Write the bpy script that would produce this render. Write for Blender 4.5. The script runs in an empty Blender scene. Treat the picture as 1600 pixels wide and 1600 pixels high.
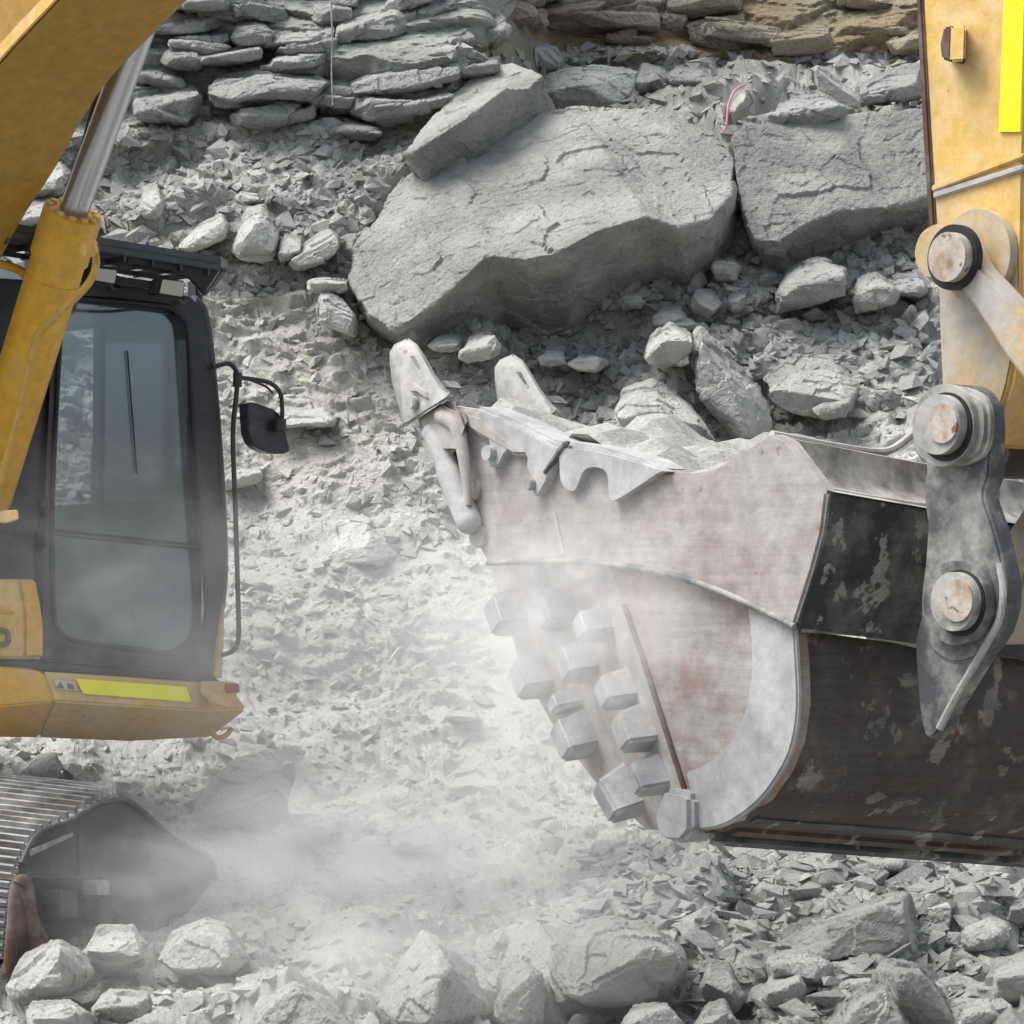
import bpy, bmesh, math, random
import numpy as np
from mathutils import Vector, Matrix
random.seed(7); rng = np.random.default_rng(11)
scn = bpy.context.scene
col = scn.collection

# ------------------------------------------------------------------ camera, sky, sun
FOC = 4900.0; HOR = 950.0; CZ = 2.2
pitch = math.atan((HOR-800)/FOC)
cam_d = bpy.data.cameras.new('camera'); cam = bpy.data.objects.new('camera', cam_d); col.objects.link(cam)
cam.location = (0, 0, CZ); cam.rotation_euler = (math.pi/2+pitch, 0, 0)
cam_d.sensor_width = 36; cam_d.lens = 36*FOC/1600; cam_d.clip_end = 3000; cam_d.clip_start = .1
scn.camera = cam
SUN = Vector((-0.50, -0.10, 0.92)).normalized()
world = bpy.data.worlds.new('World'); scn.world = world; world.use_nodes = True
wn = world.node_tree.nodes; wl = world.node_tree.links
sky = wn.new('ShaderNodeTexSky'); sky.sky_type = 'NISHITA'; sky.sun_disc = False
sky.sun_elevation = math.asin(SUN.z); sky.sun_rotation = math.atan2(SUN.x, SUN.y)
sky.air_density = 1.0; sky.dust_density = 4.0; sky.ozone_density = 1.0
bg = wn['Background']; bg.inputs[1].default_value = 0.115
hs = wn.new('ShaderNodeHueSaturation'); hs.inputs['Saturation'].default_value = .42
wl.new(sky.outputs[0], hs.inputs['Color']); wl.new(hs.outputs[0], bg.inputs[0])
sd = bpy.data.lights.new('sun', 'SUN'); sd.energy = 2.1; sd.angle = math.radians(38); sd.color = (1, .965, .91)
so = bpy.data.objects.new('sun', sd); col.objects.link(so); so.rotation_euler = SUN.to_track_quat('Z', 'Y').to_euler()
vs = scn.view_settings; vs.view_transform = 'Standard'; vs.look = 'None'; vs.gamma = 1; vs.use_curve_mapping = False
vs.exposure = 0.78
scn.cycles.volume_bounces = 6; scn.cycles.max_bounces = 8
scn.cycles.volume_step_rate = 2.0; scn.cycles.volume_max_steps = 128

# ------------------------------------------------------------------ pixel -> point helpers
CP, SP = math.cos(pitch), math.sin(pitch)
def ray(px, py):
    a = (px-800)/FOC; b = (800-py)/FOC
    return Vector((a, CP-b*SP, SP+b*CP))
def P(px, py, d): return Vector((0, 0, CZ)) + ray(px, py)*d
W = Vector((.77, .638, 0)).normalized(); F = Vector((W.y, -W.x, 0)); Z = Vector((0, 0, 1))
def onplane(px, py, n, q):
    r = ray(px, py); C = Vector((0, 0, CZ)); return C + r*(n.dot(q-C)/n.dot(r))
A0 = P(0, 950, 12.8); B0 = P(345, 1050, 15.0)
def S(px, py, k=0): return onplane(px, py, W, A0+W*k)       # vertical planes along the boom and stick
def Fr(px, py, k=0): return onplane(px, py, F, B0+F*k)      # vertical planes along the cab front
# ------------------------------------------------------------------ noise
def h32(ix, iy, iz, seed):
    with np.errstate(over='ignore'):
        h = (ix.astype(np.int64)*374761393 + iy.astype(np.int64)*668265263 + iz.astype(np.int64)*2147483647 + seed*1274126177)
        h = h.astype(np.uint32); h = (h ^ (h >> np.uint32(13)))*np.uint32(1274126177); h = h ^ (h >> np.uint32(16))
        h = h*np.uint32(2246822519); h = h ^ (h >> np.uint32(15))
    return h.astype(np.float64)/4294967296.0
def vn(x, y, z, seed=0):
    fx, fy, fz = np.floor(x), np.floor(y), np.floor(z); a, b, c = x-fx, y-fy, z-fz
    a = a*a*(3-2*a); b = b*b*(3-2*b); c = c*c*(3-2*c); r = 0
    for i in (0, 1):
        for j in (0, 1):
            for k in (0, 1):
                r = r + h32(fx+i, fy+j, fz+k, seed)*(a if i else 1-a)*(b if j else 1-b)*(c if k else 1-c)
    return r*2-1
def fbm(x, y, z, oct=4, seed=0, gain=.5):
    r = 0; g = 1; f = 1
    for o in range(oct):
        r = r + g*vn(x*f+o*17.3, y*f+o*5.1, z*f-o*9.7, seed+o); g *= gain; f *= 2.03
    return r
def stones(u, v, cell, seed, asp=1.0, pres=1.0, topv=.5, steep=1.6, tilt=.5, K=6, saw=0.0):
    """height of a packed bed of angular stones: the highest of many flat-faced blocks"""
    U = u/(cell*asp); V = v/cell; iu = np.floor(U); iv = np.floor(V)
    H = np.full(U.shape, -1.0); ID = np.zeros(U.shape)
    for di in (-1, 0, 1):
        for dj in (-1, 0, 1):
            ci, cj = iu+di, iv+dj; zz = np.zeros_like(ci)
            R = lambda n: h32(ci, cj, zz+n, seed)
            cx = ci+.15+.7*R(1); cy = cj+.15+.7*R(2); dx = U-cx; dy = V-cy
            rad = .45+.4*R(3); a0 = R(4)*6.283
            h = (.25+.75*R(5))*topv + (R(6)-.5)*2*tilt*dx + ((R(7)-.5)*2*tilt-saw)*dy
            for k in range(K):
                an = a0+6.283*(k+.6*(R(10+k)-.5))/K
                h = np.minimum(h, (rad*(.75+.5*R(20+k))-dx*np.cos(an)-dy*np.sin(an))*steep*(.6+.8*R(30+k)))
            if pres < 1: h = np.where(R(8) < pres, h, -1.0)
            m = h > H; H = np.where(m, h, H); ID = np.where(m, R(9), ID)
    return H*cell, ID
def sm(x, a, b):
    t = np.clip((x-a)/(b-a), 0, 1); return t*t*(3-2*t)
def inpoly(x, y, poly):
    r = np.zeros(x.shape, bool); n = len(poly)
    for i in range(n):
        x1, y1 = poly[i]; x2, y2 = poly[(i+1) % n]
        if y1 == y2: continue
        c = ((y1 > y) != (y2 > y)) & (x < (x2-x1)*(y-y1)/(y2-y1)+x1); r ^= c
    return r

# ------------------------------------------------------------------ materials
def mat(name):
    m = bpy.data.materials.new(name); m.use_nodes = True
    nt = m.node_tree; return m, nt.nodes, nt.links, nt.nodes['Principled BSDF']
def noise(n, l, scale, detail=6, rough=.6, coord='Object', vec=None, dist=0):
    t = n.new('ShaderNodeTexNoise'); t.inputs['Scale'].default_value = scale; t.inputs['Detail'].default_value = detail
    t.inputs['Roughness'].default_value = rough; t.inputs['Distortion'].default_value = dist
    if vec is None:
        tc = n.new('ShaderNodeTexCoord'); vec = tc.outputs[coord]
    l.new(vec, t.inputs['Vector']); return t.outputs['Fac']
def ramp(n, l, fac, stops):
    r = n.new('ShaderNodeValToRGB'); e = r.color_ramp.elements
    while len(e) < len(stops): e.new(.5)
    for i, (p, c) in enumerate(stops):
        e[i].position = p; e[i].color = (c, c, c, 1) if isinstance(c, (int, float)) else (*c, 1)
    l.new(fac, r.inputs[0]); return r.outputs[0]
def mix(n, l, fac, a, b, mode='MIX'):
    m = n.new('ShaderNodeMix'); m.data_type = 'RGBA'; m.blend_type = mode
    for s, i in ((fac, 0), (a, 6), (b, 7)):
        if isinstance(s, (int, float)): m.inputs[i].default_value = s
        elif isinstance(s, tuple): m.inputs[i].default_value = (*s, 1)
        else: l.new(s, m.inputs[i])
    return m.outputs[2]
def bump(n, l, h, strength, dist, prev=None):
    b = n.new('ShaderNodeBump'); b.inputs['Strength'].default_value = strength; b.inputs['Distance'].default_value = dist
    l.new(h, b.inputs['Height'])
    if prev: l.new(prev, b.inputs['Normal'])
    return b.outputs[0]
def rock_mat(name, c1, c2, c3, attr=None, rand=False, bs=1.0, patch=0):
    m, n, l, b = mat(name); tc = n.new('ShaderNodeTexCoord'); o = tc.outputs['Object']
    base = mix(n, l, ramp(n, l, noise(n, l, 2.2, 8, .65, vec=o), [(.33, 0), (.68, 1)]), c1, c2)
    sp = noise(n, l, 26, 6, .75, vec=o)
    base = mix(n, l, ramp(n, l, sp, [(.35, .75), (.5, 0.05)]), base, c3)
    sp2 = noise(n, l, 90, 3, .7, vec=o)
    base = mix(n, l, 1.0, base, ramp(n, l, sp2, [(.3, .72), (.7, 1.22)]), 'MULTIPLY')
    if patch: base = mix(n, l, ramp(n, l, noise(n, l, 1.3, 7, .62, vec=o), [(.44, 0), (.60, patch)]), base, (.60, .60, .575))
    if rand:
        oi = n.new('ShaderNodeObjectInfo')
        base = mix(n, l, 1.0, base, ramp(n, l, oi.outputs['Random'], [(0, .85), (1, 1.15)]), 'MULTIPLY')
    if attr:
        at = n.new('ShaderNodeAttribute'); at.attribute_name = attr
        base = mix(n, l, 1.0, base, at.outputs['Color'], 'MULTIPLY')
    l.new(base, b.inputs['Base Color']); b.inputs['Roughness'].default_value = .92
    b.inputs['Specular IOR Level'].default_value = .25
    x = bump(n, l, noise(n, l, 14, 8, .7, vec=o), .55*bs, .05); x = bump(n, l, noise(n, l, 70, 6, .75, vec=o), .6*bs, .012, x)
    l.new(x, b.inputs['Normal']); return m
M_ground = rock_mat('dusty_rubble', (.415, .418, .395), (.505, .506, .478), (.34, .344, .327), attr='tint', bs=.5)
M_rock = rock_mat('grey_rock', (.35, .356, .343), (.47, .475, .455), (.24, .247, .243), rand=True, bs=1.25, patch=.6)
M_rockd = rock_mat('bluish_grey_rock', (.29, .303, .30), (.41, .423, .415), (.20, .21, .21), rand=True, bs=1.25, patch=.25)
M_chip = rock_mat('dusty_chip', (.395, .398, .376), (.465, .466, .44), (.345, .349, .332), attr='tint', bs=.6)
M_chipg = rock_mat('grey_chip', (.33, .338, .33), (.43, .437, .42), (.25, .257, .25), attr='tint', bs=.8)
M_flat = rock_mat('half_buried_dusty_rock', (.44, .447, .43), (.55, .555, .53), (.36, .367, .353), rand=True, bs=.9, patch=.5)
M_giant = rock_mat('blasted_grey_rock', (.30, .308, .298), (.42, .425, .405), (.20, .207, .203), rand=True, bs=1.4, patch=.45)
M_bed = rock_mat('dark_bedded_rock', (.30, .312, .305), (.41, .42, .41), (.21, .22, .215), rand=True, bs=1.3, patch=.12)
M_rockl = rock_mat('dusty_pale_rock', (.40, .407, .392), (.50, .505, .487), (.32, .327, .315), rand=True, bs=.7)
def paint(name, c, dirt, dlo=.45, dhi=.62, rough=.45, chips=True, chipc=(.09, .05, .035), metal=0, scale=3.0, dirt_amt=1.0, streak=False, scour=0, chipt=.685, chips_=13):
    m, n, l, b = mat(name); tc = n.new('ShaderNodeTexCoord'); o = tc.outputs['Object']
    vec = o
    if streak:
        mp = n.new('ShaderNodeMapping'); mp.inputs['Scale'].default_value = (1.6, 1.6, .45); l.new(o, mp.inputs[0]); vec = mp.outputs[0]
    d = ramp(n, l, noise(n, l, scale, 9, .68, vec=vec, dist=.0), [(dlo, 0), (dhi, dirt_amt)])
    base = mix(n, l, d, c, dirt)
    base = mix(n, l, .55, base, ramp(n, l, noise(n, l, 18, 5, .7, vec=o), [(.3, .55), (.75, 1.25)]), 'MULTIPLY')
    if chips:
        cf = ramp(n, l, noise(n, l, chips_, 6, .62, vec=o, dist=.2), [(chipt, 0), (chipt+.025, 1)])
        base = mix(n, l, cf, base, chipc)
    if scour > .84: base = mix(n, l, ramp(n, l, noise(n, l, 2.0, 6, .6, vec=o), [(.48, 0), (.60, .6)]), base, (.05, .052, .055))
    if scour:
        mq = n.new('ShaderNodeMapping'); mq.inputs['Scale'].default_value = (1.6, 1.6, 34); l.new(o, mq.inputs[0]); sc_ = noise(n, l, 1.6, 8, .75, vec=mq.outputs[0])
        base = mix(n, l, scour, base, ramp(n, l, sc_, [(.28, .5), (.5, 1.0), (.75, 1.3)]), 'MULTIPLY')
        pt = ramp(n, l, noise(n, l, 21, 2, .5, vec=o), [(.70, 0), (.74, .6)]); base = mix(n, l, pt, base, (.20, .15, .12))
    l.new(base, b.inputs['Base Color']); b.inputs['Metallic'].default_value = metal
    rr = n.new('ShaderNodeMapRange'); l.new(d, rr.inputs[0]); rr.inputs[3].default_value = rough; rr.inputs[4].default_value = .9
    l.new(rr.outputs[0], b.inputs['Roughness'])
    l.new(bump(n, l, noise(n, l, 30, 6, .7, vec=o), .18, .01), b.inputs['Normal']); return m
DUST = (.52, .51, .49)
M_yel = paint('yellow_paint', (.72, .40, .03), (.62, .41, .12), .48, .85, .4)
M_yel2 = paint('pipe_yellow_paint', (.60, .36, .07), (.54, .42, .22), .45, .8, .45, chips=False)
M_yels = paint('dusty_yellow_paint', (.76, .49, .13), (.62, .52, .34), .42, .74, .55, scale=4.5)
M_yeld = paint('dust_caked_yellow_paint', (.60, .42, .18), (.47, .45, .41), .36, .56, .7, scale=4.0)
M_boomshade = paint('shaded_boom_paint', (.40, .225, .028), (.38, .24, .07), .5, .95, .5, chips=False)  # machine yellow darkened: the boom underside's shade is put into the paint
M_black = paint('black_cab_paint', (.028, .030, .036), (.14, .14, .145), .5, .8, .35, chips=False)
M_blk2 = paint('visor_steel', (.055, .06, .075), (.15, .155, .17), .5, .85, .45, chips=False)
M_tube = paint('handrail_paint', (.035, .03, .032), (.10, .07, .06), .5, .7, .4, chips=False)
M_side = paint('worn_bucket_side', (.36, .31, .285), (.47, .46, .455), .36, .6, .6, chipc=(.26, .2, .17), scale=3.6, metal=.15, scour=.4)
M_rustp = paint('rusty_recess_plate', (.30, .20, .155), (.44, .42, .41), .38, .58, .65, chips=False, scale=5, scour=.5)
M_pale = paint('dusted_cast_steel', (.36, .36, .37), (.52, .52, .52), .35, .6, .55, chips=False, scale=5)
M_cast = paint('brownish_cast_steel', (.36, .32, .30), (.50, .49, .48), .36, .6, .6, chips=False, scale=5)
M_tooth = paint('scoured_tooth_steel', (.29, .29, .285), (.46, .46, .45), .4, .62, .5, scale=8, chipc=(.2, .18, .17), chipt=.64, scour=.3)
M_cast2 = paint('worn_block_steel', (.36, .37, .39), (.54, .54, .54), .38, .62, .5, chips=False, scale=7)
M_shell = paint('black_bucket_shell', (.035, .039, .043), (.24, .24, .22), .46, .70, .5, chipc=(.30, .29, .265), scale=4.2, scour=.8, chipt=.575, chips_=9)
M_shelb = paint('brown_bucket_shell', (.062, .036, .030), (.22, .195, .165), .47, .70, .5, chipc=(.26, .235, .205), scale=5.5, scour=.85, chipt=.58, chips_=9)
M_ear = paint('dusty_hinge_steel', (.09, .095, .105), (.40, .395, .37), .42, .62, .6, scale=6)
M_earl = paint('pale_hinge_steel', (.20, .20, .19), (.47, .465, .44), .38, .56, .65, chipc=(.14, .12, .1), scale=7)
M_pin = paint('pin_face', (.34, .22, .12), (.50, .46, .42), .36, .54, .6, chipc=(.2, .12, .07), scale=13, chipt=.6)
M_rust = paint('rusty_steel', (.10, .055, .04), (.24, .21, .19), .48, .75, .8, chips=False, scale=6)
M_track = paint('track_steel', (.05, .05, .052), (.17, .17, .165), .47, .75, .6, chips=False, scale=4)
M_shoe = paint('track_shoe_steel', (.20, .195, .19), (.46, .455, .445), .4, .62, .5, chips=False, scale=6, metal=.2)
M_rub = paint('dark_rubber', (.015, .015, .017), (.10, .10, .10), .55, .8, .6, chips=False)
def simple(name, c, rough=.5, metal=0, spec=.5, trans=0, coat=0):
    m, n, l, b = mat(name); b.inputs['Roughness'].default_value = rough; b.inputs['Metallic'].default_value = metal
    b.inputs['Specular IOR Level'].default_value = spec; b.inputs['Transmission Weight'].default_value = trans
    d = noise(n, l, 12, 6, .7); l.new(mix(n, l, ramp(n, l, d, [(.35, 0), (.8, .6)]), c, tuple(min(1, x*.8+.06) for x in c)), b.inputs['Base Color'])
    return m
M_chrome = simple('chromed_rod', (.48, .50, .53), .28, .85)
M_tape = simple('yellow_reflective_tape', (1.0, .97, .0), .35)
mt_b = M_tape.node_tree.nodes['Principled BSDF']
M_lens = simple('lamp_lens', (.42, .42, .38), .25)
M_red = simple('red_reflector', (.38, .08, .07), .4)
M_redd = simple('dark_red_plastic', (.10, .012, .014), .4)
M_white = simple('white_label_film', (.62, .60, .56), .5)
M_ink = simple('grey_print', (.16, .16, .16), .5)
M_seat = simple('grey_seat_cloth', (.16, .19, .19), .9)
M_int = simple('cab_interior_trim', (.10, .125, .13), .8)
M_wire = simple('pink_detonator_wire', (.62, .22, .27), .5)
m, n, l, b = mat('dusty_cab_glass')
gl = n.new('ShaderNodeBsdfGlossy'); gl.inputs['Roughness'].default_value = .06; gl.inputs[0].default_value = (.64, .75, .86, 1)
tr = n.new('ShaderNodeBsdfTransparent'); tr.inputs[0].default_value = (.66, .71, .72, 1)
df = n.new('ShaderNodeBsdfDiffuse'); df.inputs[0].default_value = (.42, .44, .43, 1)
ms1 = n.new('ShaderNodeMixShader'); ms2 = n.new('ShaderNodeMixShader')
fr = n.new('ShaderNodeFresnel'); fr.inputs[0].default_value = 1.5
ad = n.new('ShaderNodeMath'); ad.operation = 'ADD'; ad.inputs[1].default_value = .16; l.new(fr.outputs[0], ad.inputs[0])
l.new(ad.outputs[0], ms1.inputs[0]); l.new(tr.outputs[0], ms1.inputs[1]); l.new(gl.outputs[0], ms1.inputs[2])
l.new(ramp(n, l, noise(n, l, 2.5, 8, .65), [(.4, .03), (.8, .22)]), ms2.inputs[0]); l.new(ms1.outputs[0], ms2.inputs[1]); l.new(df.outputs[0], ms2.inputs[2])
l.new(ms2.outputs[0], n['Material Output'].inputs[0]); M_glass = m

# ------------------------------------------------------------------ mesh helpers
def tag(o, label=None, cat=None, group=None, kind=None):
    if label: o['label'] = label
    if cat: o['category'] = cat
    if group: o['group'] = group
    if kind: o['kind'] = kind
    return o
def empty(name, loc, label, cat, group=None):
    o = bpy.data.objects.new(name, None); col.objects.link(o); o.location = loc; o.empty_display_size = .2
    return tag(o, label, cat, group)
def worldloc(o):
    v = Vector((0, 0, 0))
    while o: v += o.location; o = o.parent
    return v
def finish(bm, name, m, parent=None, smooth=None, label=None):
    base = worldloc(parent) if parent else Vector((0, 0, 0))
    bmesh.ops.recalc_face_normals(bm, faces=bm.faces)
    bmesh.ops.translate(bm, verts=bm.verts, vec=-base)
    me = bpy.data.meshes.new(name); bm.to_mesh(me); bm.free(); me.materials.append(m)
    if smooth is not None:
        me.shade_smooth() if smooth >= 180 else me.set_sharp_from_angle(angle=math.radians(smooth))
        if smooth < 180:
            me.polygons.foreach_set('use_smooth', [True]*len(me.polygons)); me.set_sharp_from_angle(angle=math.radians(smooth))
    o = bpy.data.objects.new(name, me); col.objects.link(o)
    if parent: o.parent = parent
    if label: o['label'] = label
    return o
def bevel(bm, w, seg=2):
    if w: bmesh.ops.bevel(bm, geom=[e for e in bm.edges if len(e.link_faces) == 2 and e.calc_face_angle(0) > .35], offset=w, segments=seg, affect='EDGES', clamp_overlap=True)
def add_prism(bm, pts, vec):
    vec = Vector(vec); a = [bm.verts.new(p) for p in pts]; b = [bm.verts.new(Vector(p)+vec) for p in pts]
    bm.faces.new(a); bm.faces.new(b[::-1]); n = len(a)
    for i in range(n): bm.faces.new((a[i], b[i], b[(i+1) % n], a[(i+1) % n]))
def prism(name, pts, vec, m, parent, bev=.008, label=None):
    bm = bmesh.new(); add_prism(bm, pts, vec); bmesh.ops.recalc_face_normals(bm, faces=bm.faces); bevel(bm, bev)
    return finish(bm, name, m, parent, 40, label)
def add_hull(bm, pts):
    vs_ = [bm.verts.new(p) for p in pts]; r = bmesh.ops.convex_hull(bm, input=vs_)
    bmesh.ops.delete(bm, geom=[g for g in r['geom_interior'] if isinstance(g, bmesh.types.BMVert)], context='VERTS')
def hull(name, pts, m, parent, bev=.01, label=None):
    bm = bmesh.new(); add_hull(bm, pts)
    bmesh.ops.dissolve_limit(bm, angle_limit=.05, verts=bm.verts, edges=bm.edges); bevel(bm, bev)
    return finish(bm, name, m, parent, 40, label)
def add_tube(bm, path, r, seg=12):
    path = [Vector(p) for p in path]; rs = r if isinstance(r, (list, tuple)) else [r]*len(path); rings = []
    up = Vector((0.3, .2, .93))
    for i, p in enumerate(path):
        t = (path[min(i+1, len(path)-1)]-path[max(i-1, 0)]).normalized()
        x = t.cross(up)
        if x.length < .1: x = t.cross(Vector((1, 0, 0)))
        x.normalize(); y = t.cross(x)
        rings.append([bm.verts.new(p+(x*math.cos(a)+y*math.sin(a))*rs[i]) for a in [2*math.pi*k/seg for k in range(seg)]])
    for a, b in zip(rings, rings[1:]):
        for k in range(seg): bm.faces.new((a[k], a[(k+1) % seg], b[(k+1) % seg], b[k]))
    bm.faces.new(rings[0][::-1]); bm.faces.new(rings[-1])
def smoothpath(pts, n=6):
    pts = [Vector(p) for p in pts]; out = []
    for i in range(len(pts)-1):
        p0 = pts[max(i-1, 0)]; p1 = pts[i]; p2 = pts[i+1]; p3 = pts[min(i+2, len(pts)-1)]
        for k in range(n):
            t = k/n; out.append(.5*((2*p1)+(p2-p0)*t+(2*p0-5*p1+4*p2-p3)*t*t+(3*p1-p0-3*p2+p3)*t**3))
    return out+[pts[-1]]
def tube(name, path, r, m, parent, seg=14, sm_=True, label=None):
    bm = bmesh.new(); add_tube(bm, smoothpath(path) if sm_ else path, r, seg); return finish(bm, name, m, parent, 40, label)
def cyl(name, c, ax, r, h, m, parent, seg=40, bev=.006, label=None, r2=None):
    bm = bmesh.new(); ax = Vector(ax).normalized(); path = [c, Vector(c)+ax*h]
    add_tube(bm, path, [r, r2 or r], seg); bevel(bm, bev); return finish(bm, name, m, parent, 40, label)
def spline2(pts, n=5):
    return [(v.x, v.y) for v in smoothpath([(a, b, 0) for a, b in pts], n)]

# ------------------------------------------------------------------ terrain
PYK = np.array([-700, -300, 0, 110, 200, 250, 320, 500, 650, 800, 950, 1100, 1300, 1450, 1600, 1800, 2100], float)
PXK = np.array([-900, 0, 400, 740, 860, 1200, 1600, 2500], float)
cA = [25.5, 23.6, 22.2, 21.9, 21.7, 21.4, 20.9, 20.1, 19.5, 19.0, 18.3, 17.5, 15.8, 14.1, 12.6, 10.8, 8.4]
cR = [28.5, 26.8, 25.8, 25.3, 22.6, 22.1, 21.5, 20.5, 19.7, 19.0, 18.2, 17.2, 15.4, 13.9, 12.6, 10.9, 8.4]
DK = np.array([cA, cA, cA, cA, cR, cR, cR, cR]).T
DK[:, 0] -= 1.5; DK[:, 1] -= .2; DK[:, -1] -= 1.5
def Dbase(px, py):
    px = np.asarray(px, float); py = np.asarray(py, float)
    cols = [np.interp(py, PYK, DK[:, j]) for j in range(len(PXK))]
    j = np.clip(np.searchsorted(PXK, px)-1, 0, len(PXK)-2); t = np.clip((px-PXK[j])/(PXK[j+1]-PXK[j]), 0, 1); t = t*t*(3-2*t)
    C = np.stack(cols, 0); return np.take_along_axis(C, j[None], 0)[0]*(1-t)+np.take_along_axis(C, (j+1)[None], 0)[0]*t
def PN(px, py, d):
    a = (px-800)/FOC; b = (800-py)/FOC
    return np.stack([a*d, (CP-b*SP)*d, CZ+(SP+b*CP)*d], -1)
def axis_vals(lo, a, b, hi, step):
    L = [a]; s = step
    while L[0] > lo: s *= 1.12; L.insert(0, L[0]-s)
    R_ = [b]; s = step
    while R_[-1] < hi: s *= 1.12; R_.append(R_[-1]+s)
    return np.array(L[:-1]+list(np.arange(a, b, step))+R_)
MAINB = [(545, 440), (600, 320), (690, 215), (760, 185), (830, 180), (900, 168), (1020, 165), (1110, 195), (1148, 250), (1145, 330), (1105, 400), (980, 430), (850, 490), (700, 505), (620, 515), (560, 480)]
RIGHTB = [(1140, 190), (1200, 170), (1300, 190), (1440, 175), (1460, 320), (1350, 330), (1215, 385), (1160, 340)]
gx = axis_vals(-900, -30, 1630, 2500, 2.35); gy = axis_vals(-700, -20, 1620, 2100, 2.35)
PX, PY = np.meshgrid(gx, gy)
def smooth2(a, it=6):
    for _ in range(it):
        a = (a+np.roll(a, 1, 0)+np.roll(a, -1, 0)+np.roll(a, 1, 1)+np.roll(a, -1, 1))/5
    return a
wob = 22*fbm(PX/140, PY/140, PX*0, 4, 3)
D = Dbase(PX+wob*1.0, PY+wob*.5)
B = PN(PX, PY, D)
du = np.gradient(B, axis=1); dv = np.gradient(B, axis=0)
Nn = np.cross(du, -dv); Nn /= np.linalg.norm(Nn, axis=-1, keepdims=True)+1e-9
Nn[Nn[..., 1] > 0] *= -1
for i in range(3): Nn[..., i] = smooth2(Nn[..., i], 14)
Nn /= np.linalg.norm(Nn, axis=-1, keepdims=True)
X = B[..., 0]; Zz = B[..., 2]; Yy = B[..., 1]
Vv = (Zz*.85+Yy*.55)                         # runs up the slope
strata = (1-sm(PY+.08*PX+wob, 245, 290))*(1-sm(PX+wob, 720, 790)-0)
strata = np.maximum(strata, 0)
tan = sm(PX+wob+(PY-40)*.8, 745, 800)*(1-sm(PY-.02*(PX-800)+wob*.8, 95, 118))
coarse = np.clip(sm(PX+wob, 700, 1000)*(1-sm(PY, 560, 720))*sm(PY, 90, 150) + sm(PY+.16*PX+wob, 1500, 1600), 0, 1)
leftr = (1-sm(PX, 500, 620))*(1-sm(PY+wob*2, 430, 620))*sm(PY, 200, 260)
q1 = fbm(X*5, Vv*5, X*0, 3, 21); q2 = fbm(X*5, Vv*5, X*0+7, 3, 22); q3 = fbm(X*22, Vv*22, X*0, 3, 23); q4 = fbm(X*22, Vv*22, X*0+7, 3, 24)
wu = X+.030*q1+.006*q3; wv = Vv+.030*q2+.006*q4; wu3 = X+.006*q1+.005*q3; wv3 = Vv+.006*q2+.005*q4
low = .16*fbm(X*.7, Vv*.7, X*0, 3, 31)+.06*fbm(X*2.6, Vv*2.6, X*0, 3, 33)
s1, i1 = stones(wu, wv, .62, 41, 1.3, .45, .34, 1.6, .35, saw=.35)
s2, i2 = stones(wu, wv, .27, 42, 1.2, .7, .42, 1.9, .5, saw=.45)
s3, i3 = stones(wu3, wv3, .125, 43, 1.2, .8, .5, 2.0, .6, saw=.5)
s4, i4 = stones(wu3, wv3, .058, 44, 1.2, .85, .5, 1.9, .6, saw=.4)
s5, i5 = stones(wu3, wv3, .028, 45, 1.2, .9, .5, 1.3, .6)
fine = .62+.75*fbm(X*1.3, Vv*1.3, X*0, 3, 51)
cw = np.clip(coarse+.75*leftr, 0, 1)
bury = (1-cw)
pow_ = low+.020*fbm(X*4, Vv*4, X*0, 3, 52)+.045*(1-cw)*sm(fbm(X*1.6+3, Vv*1.6, X*0, 3, 54), -.1, .6)
H = pow_ + .012
h1 = low+s1*(.60+.35*cw)-.05*bury; h2 = low+s2*(.75+.4*cw)-.025*bury-.01; h3 = low+.01+s3*(.9+.3*cw)-.008*bury; h4 = low+.010+s4*(.8)*np.clip(fine+.15, .35, 1.1)
idm = np.zeros_like(H)+.5
for hh, ii in ((h1, i1), (h2, i2), (h3, i3), (h4, i4)):
    k = hh > H; H = np.where(k, hh, H); idm = np.where(k, ii, idm)
H = H + np.maximum(s5, 0)*.7*np.clip(fine, .15, .9) + .004*fbm(X*30, Vv*30, X*0, 3, 61)
# bedded ledges
ang = .12*np.sin(X*.8+.5); ru = X*np.cos(ang)-Zz*np.sin(ang); rv = Zz+X*.0+.10*fbm(X*.9, Zz*.9, X*0, 3, 71)-.10*X*sm(PX, 450, 700)
g1 = fbm(X*6, Zz*6, X*0, 3, 72); g2 = fbm(X*5, Zz*9, X*0, 3, 73); ru2 = ru+.04*g1; rv2 = rv+.022*g2; ru3 = ru+.012*g1+.004*q3; rv3 = rv+.010*g2+.004*q4
t1, j1 = stones(ru2, rv2, .40, 81, 3.2, .9, .6, 3.2, .25, saw=.8); t2, j2 = stones(ru2, rv2, .19, 82, 3.6, .95, .75, 3.0, .3, saw=.9)
t3, j3 = stones(ru3, rv3, .085, 83, 3.2, .9, .8, 2.6, .4, saw=.9); t4, j4 = stones(ru3, rv3, .04, 84, 3.0, .9, .8, 2, .5, saw=.6)
Hs = .10*fbm(X, Zz, X*0, 3, 90)+np.maximum(np.maximum(t1*.9, t2+.02), np.maximum(t3+.03, 0))+.07+np.maximum(t4, 0)*.8+.012*fbm(X*18, Zz*30, X*0, 4, 91)
Ht = .12*fbm(X*.8, Zz*1.2, X*0, 3, 92)+np.maximum(np.maximum(t1*.6, t2*.9), t3+.02)+np.maximum(t4, 0)*.7+.02*fbm(X*8, Zz*14, X*0, 4, 93)+.12*np.maximum(t1, 0)
H = H*(1-strata)+Hs*strata; H = H*(1-tan)+Ht*tan
idm = np.where(strata > .5, j2, idm); idm = np.where(tan > .5, j3, idm)
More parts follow.
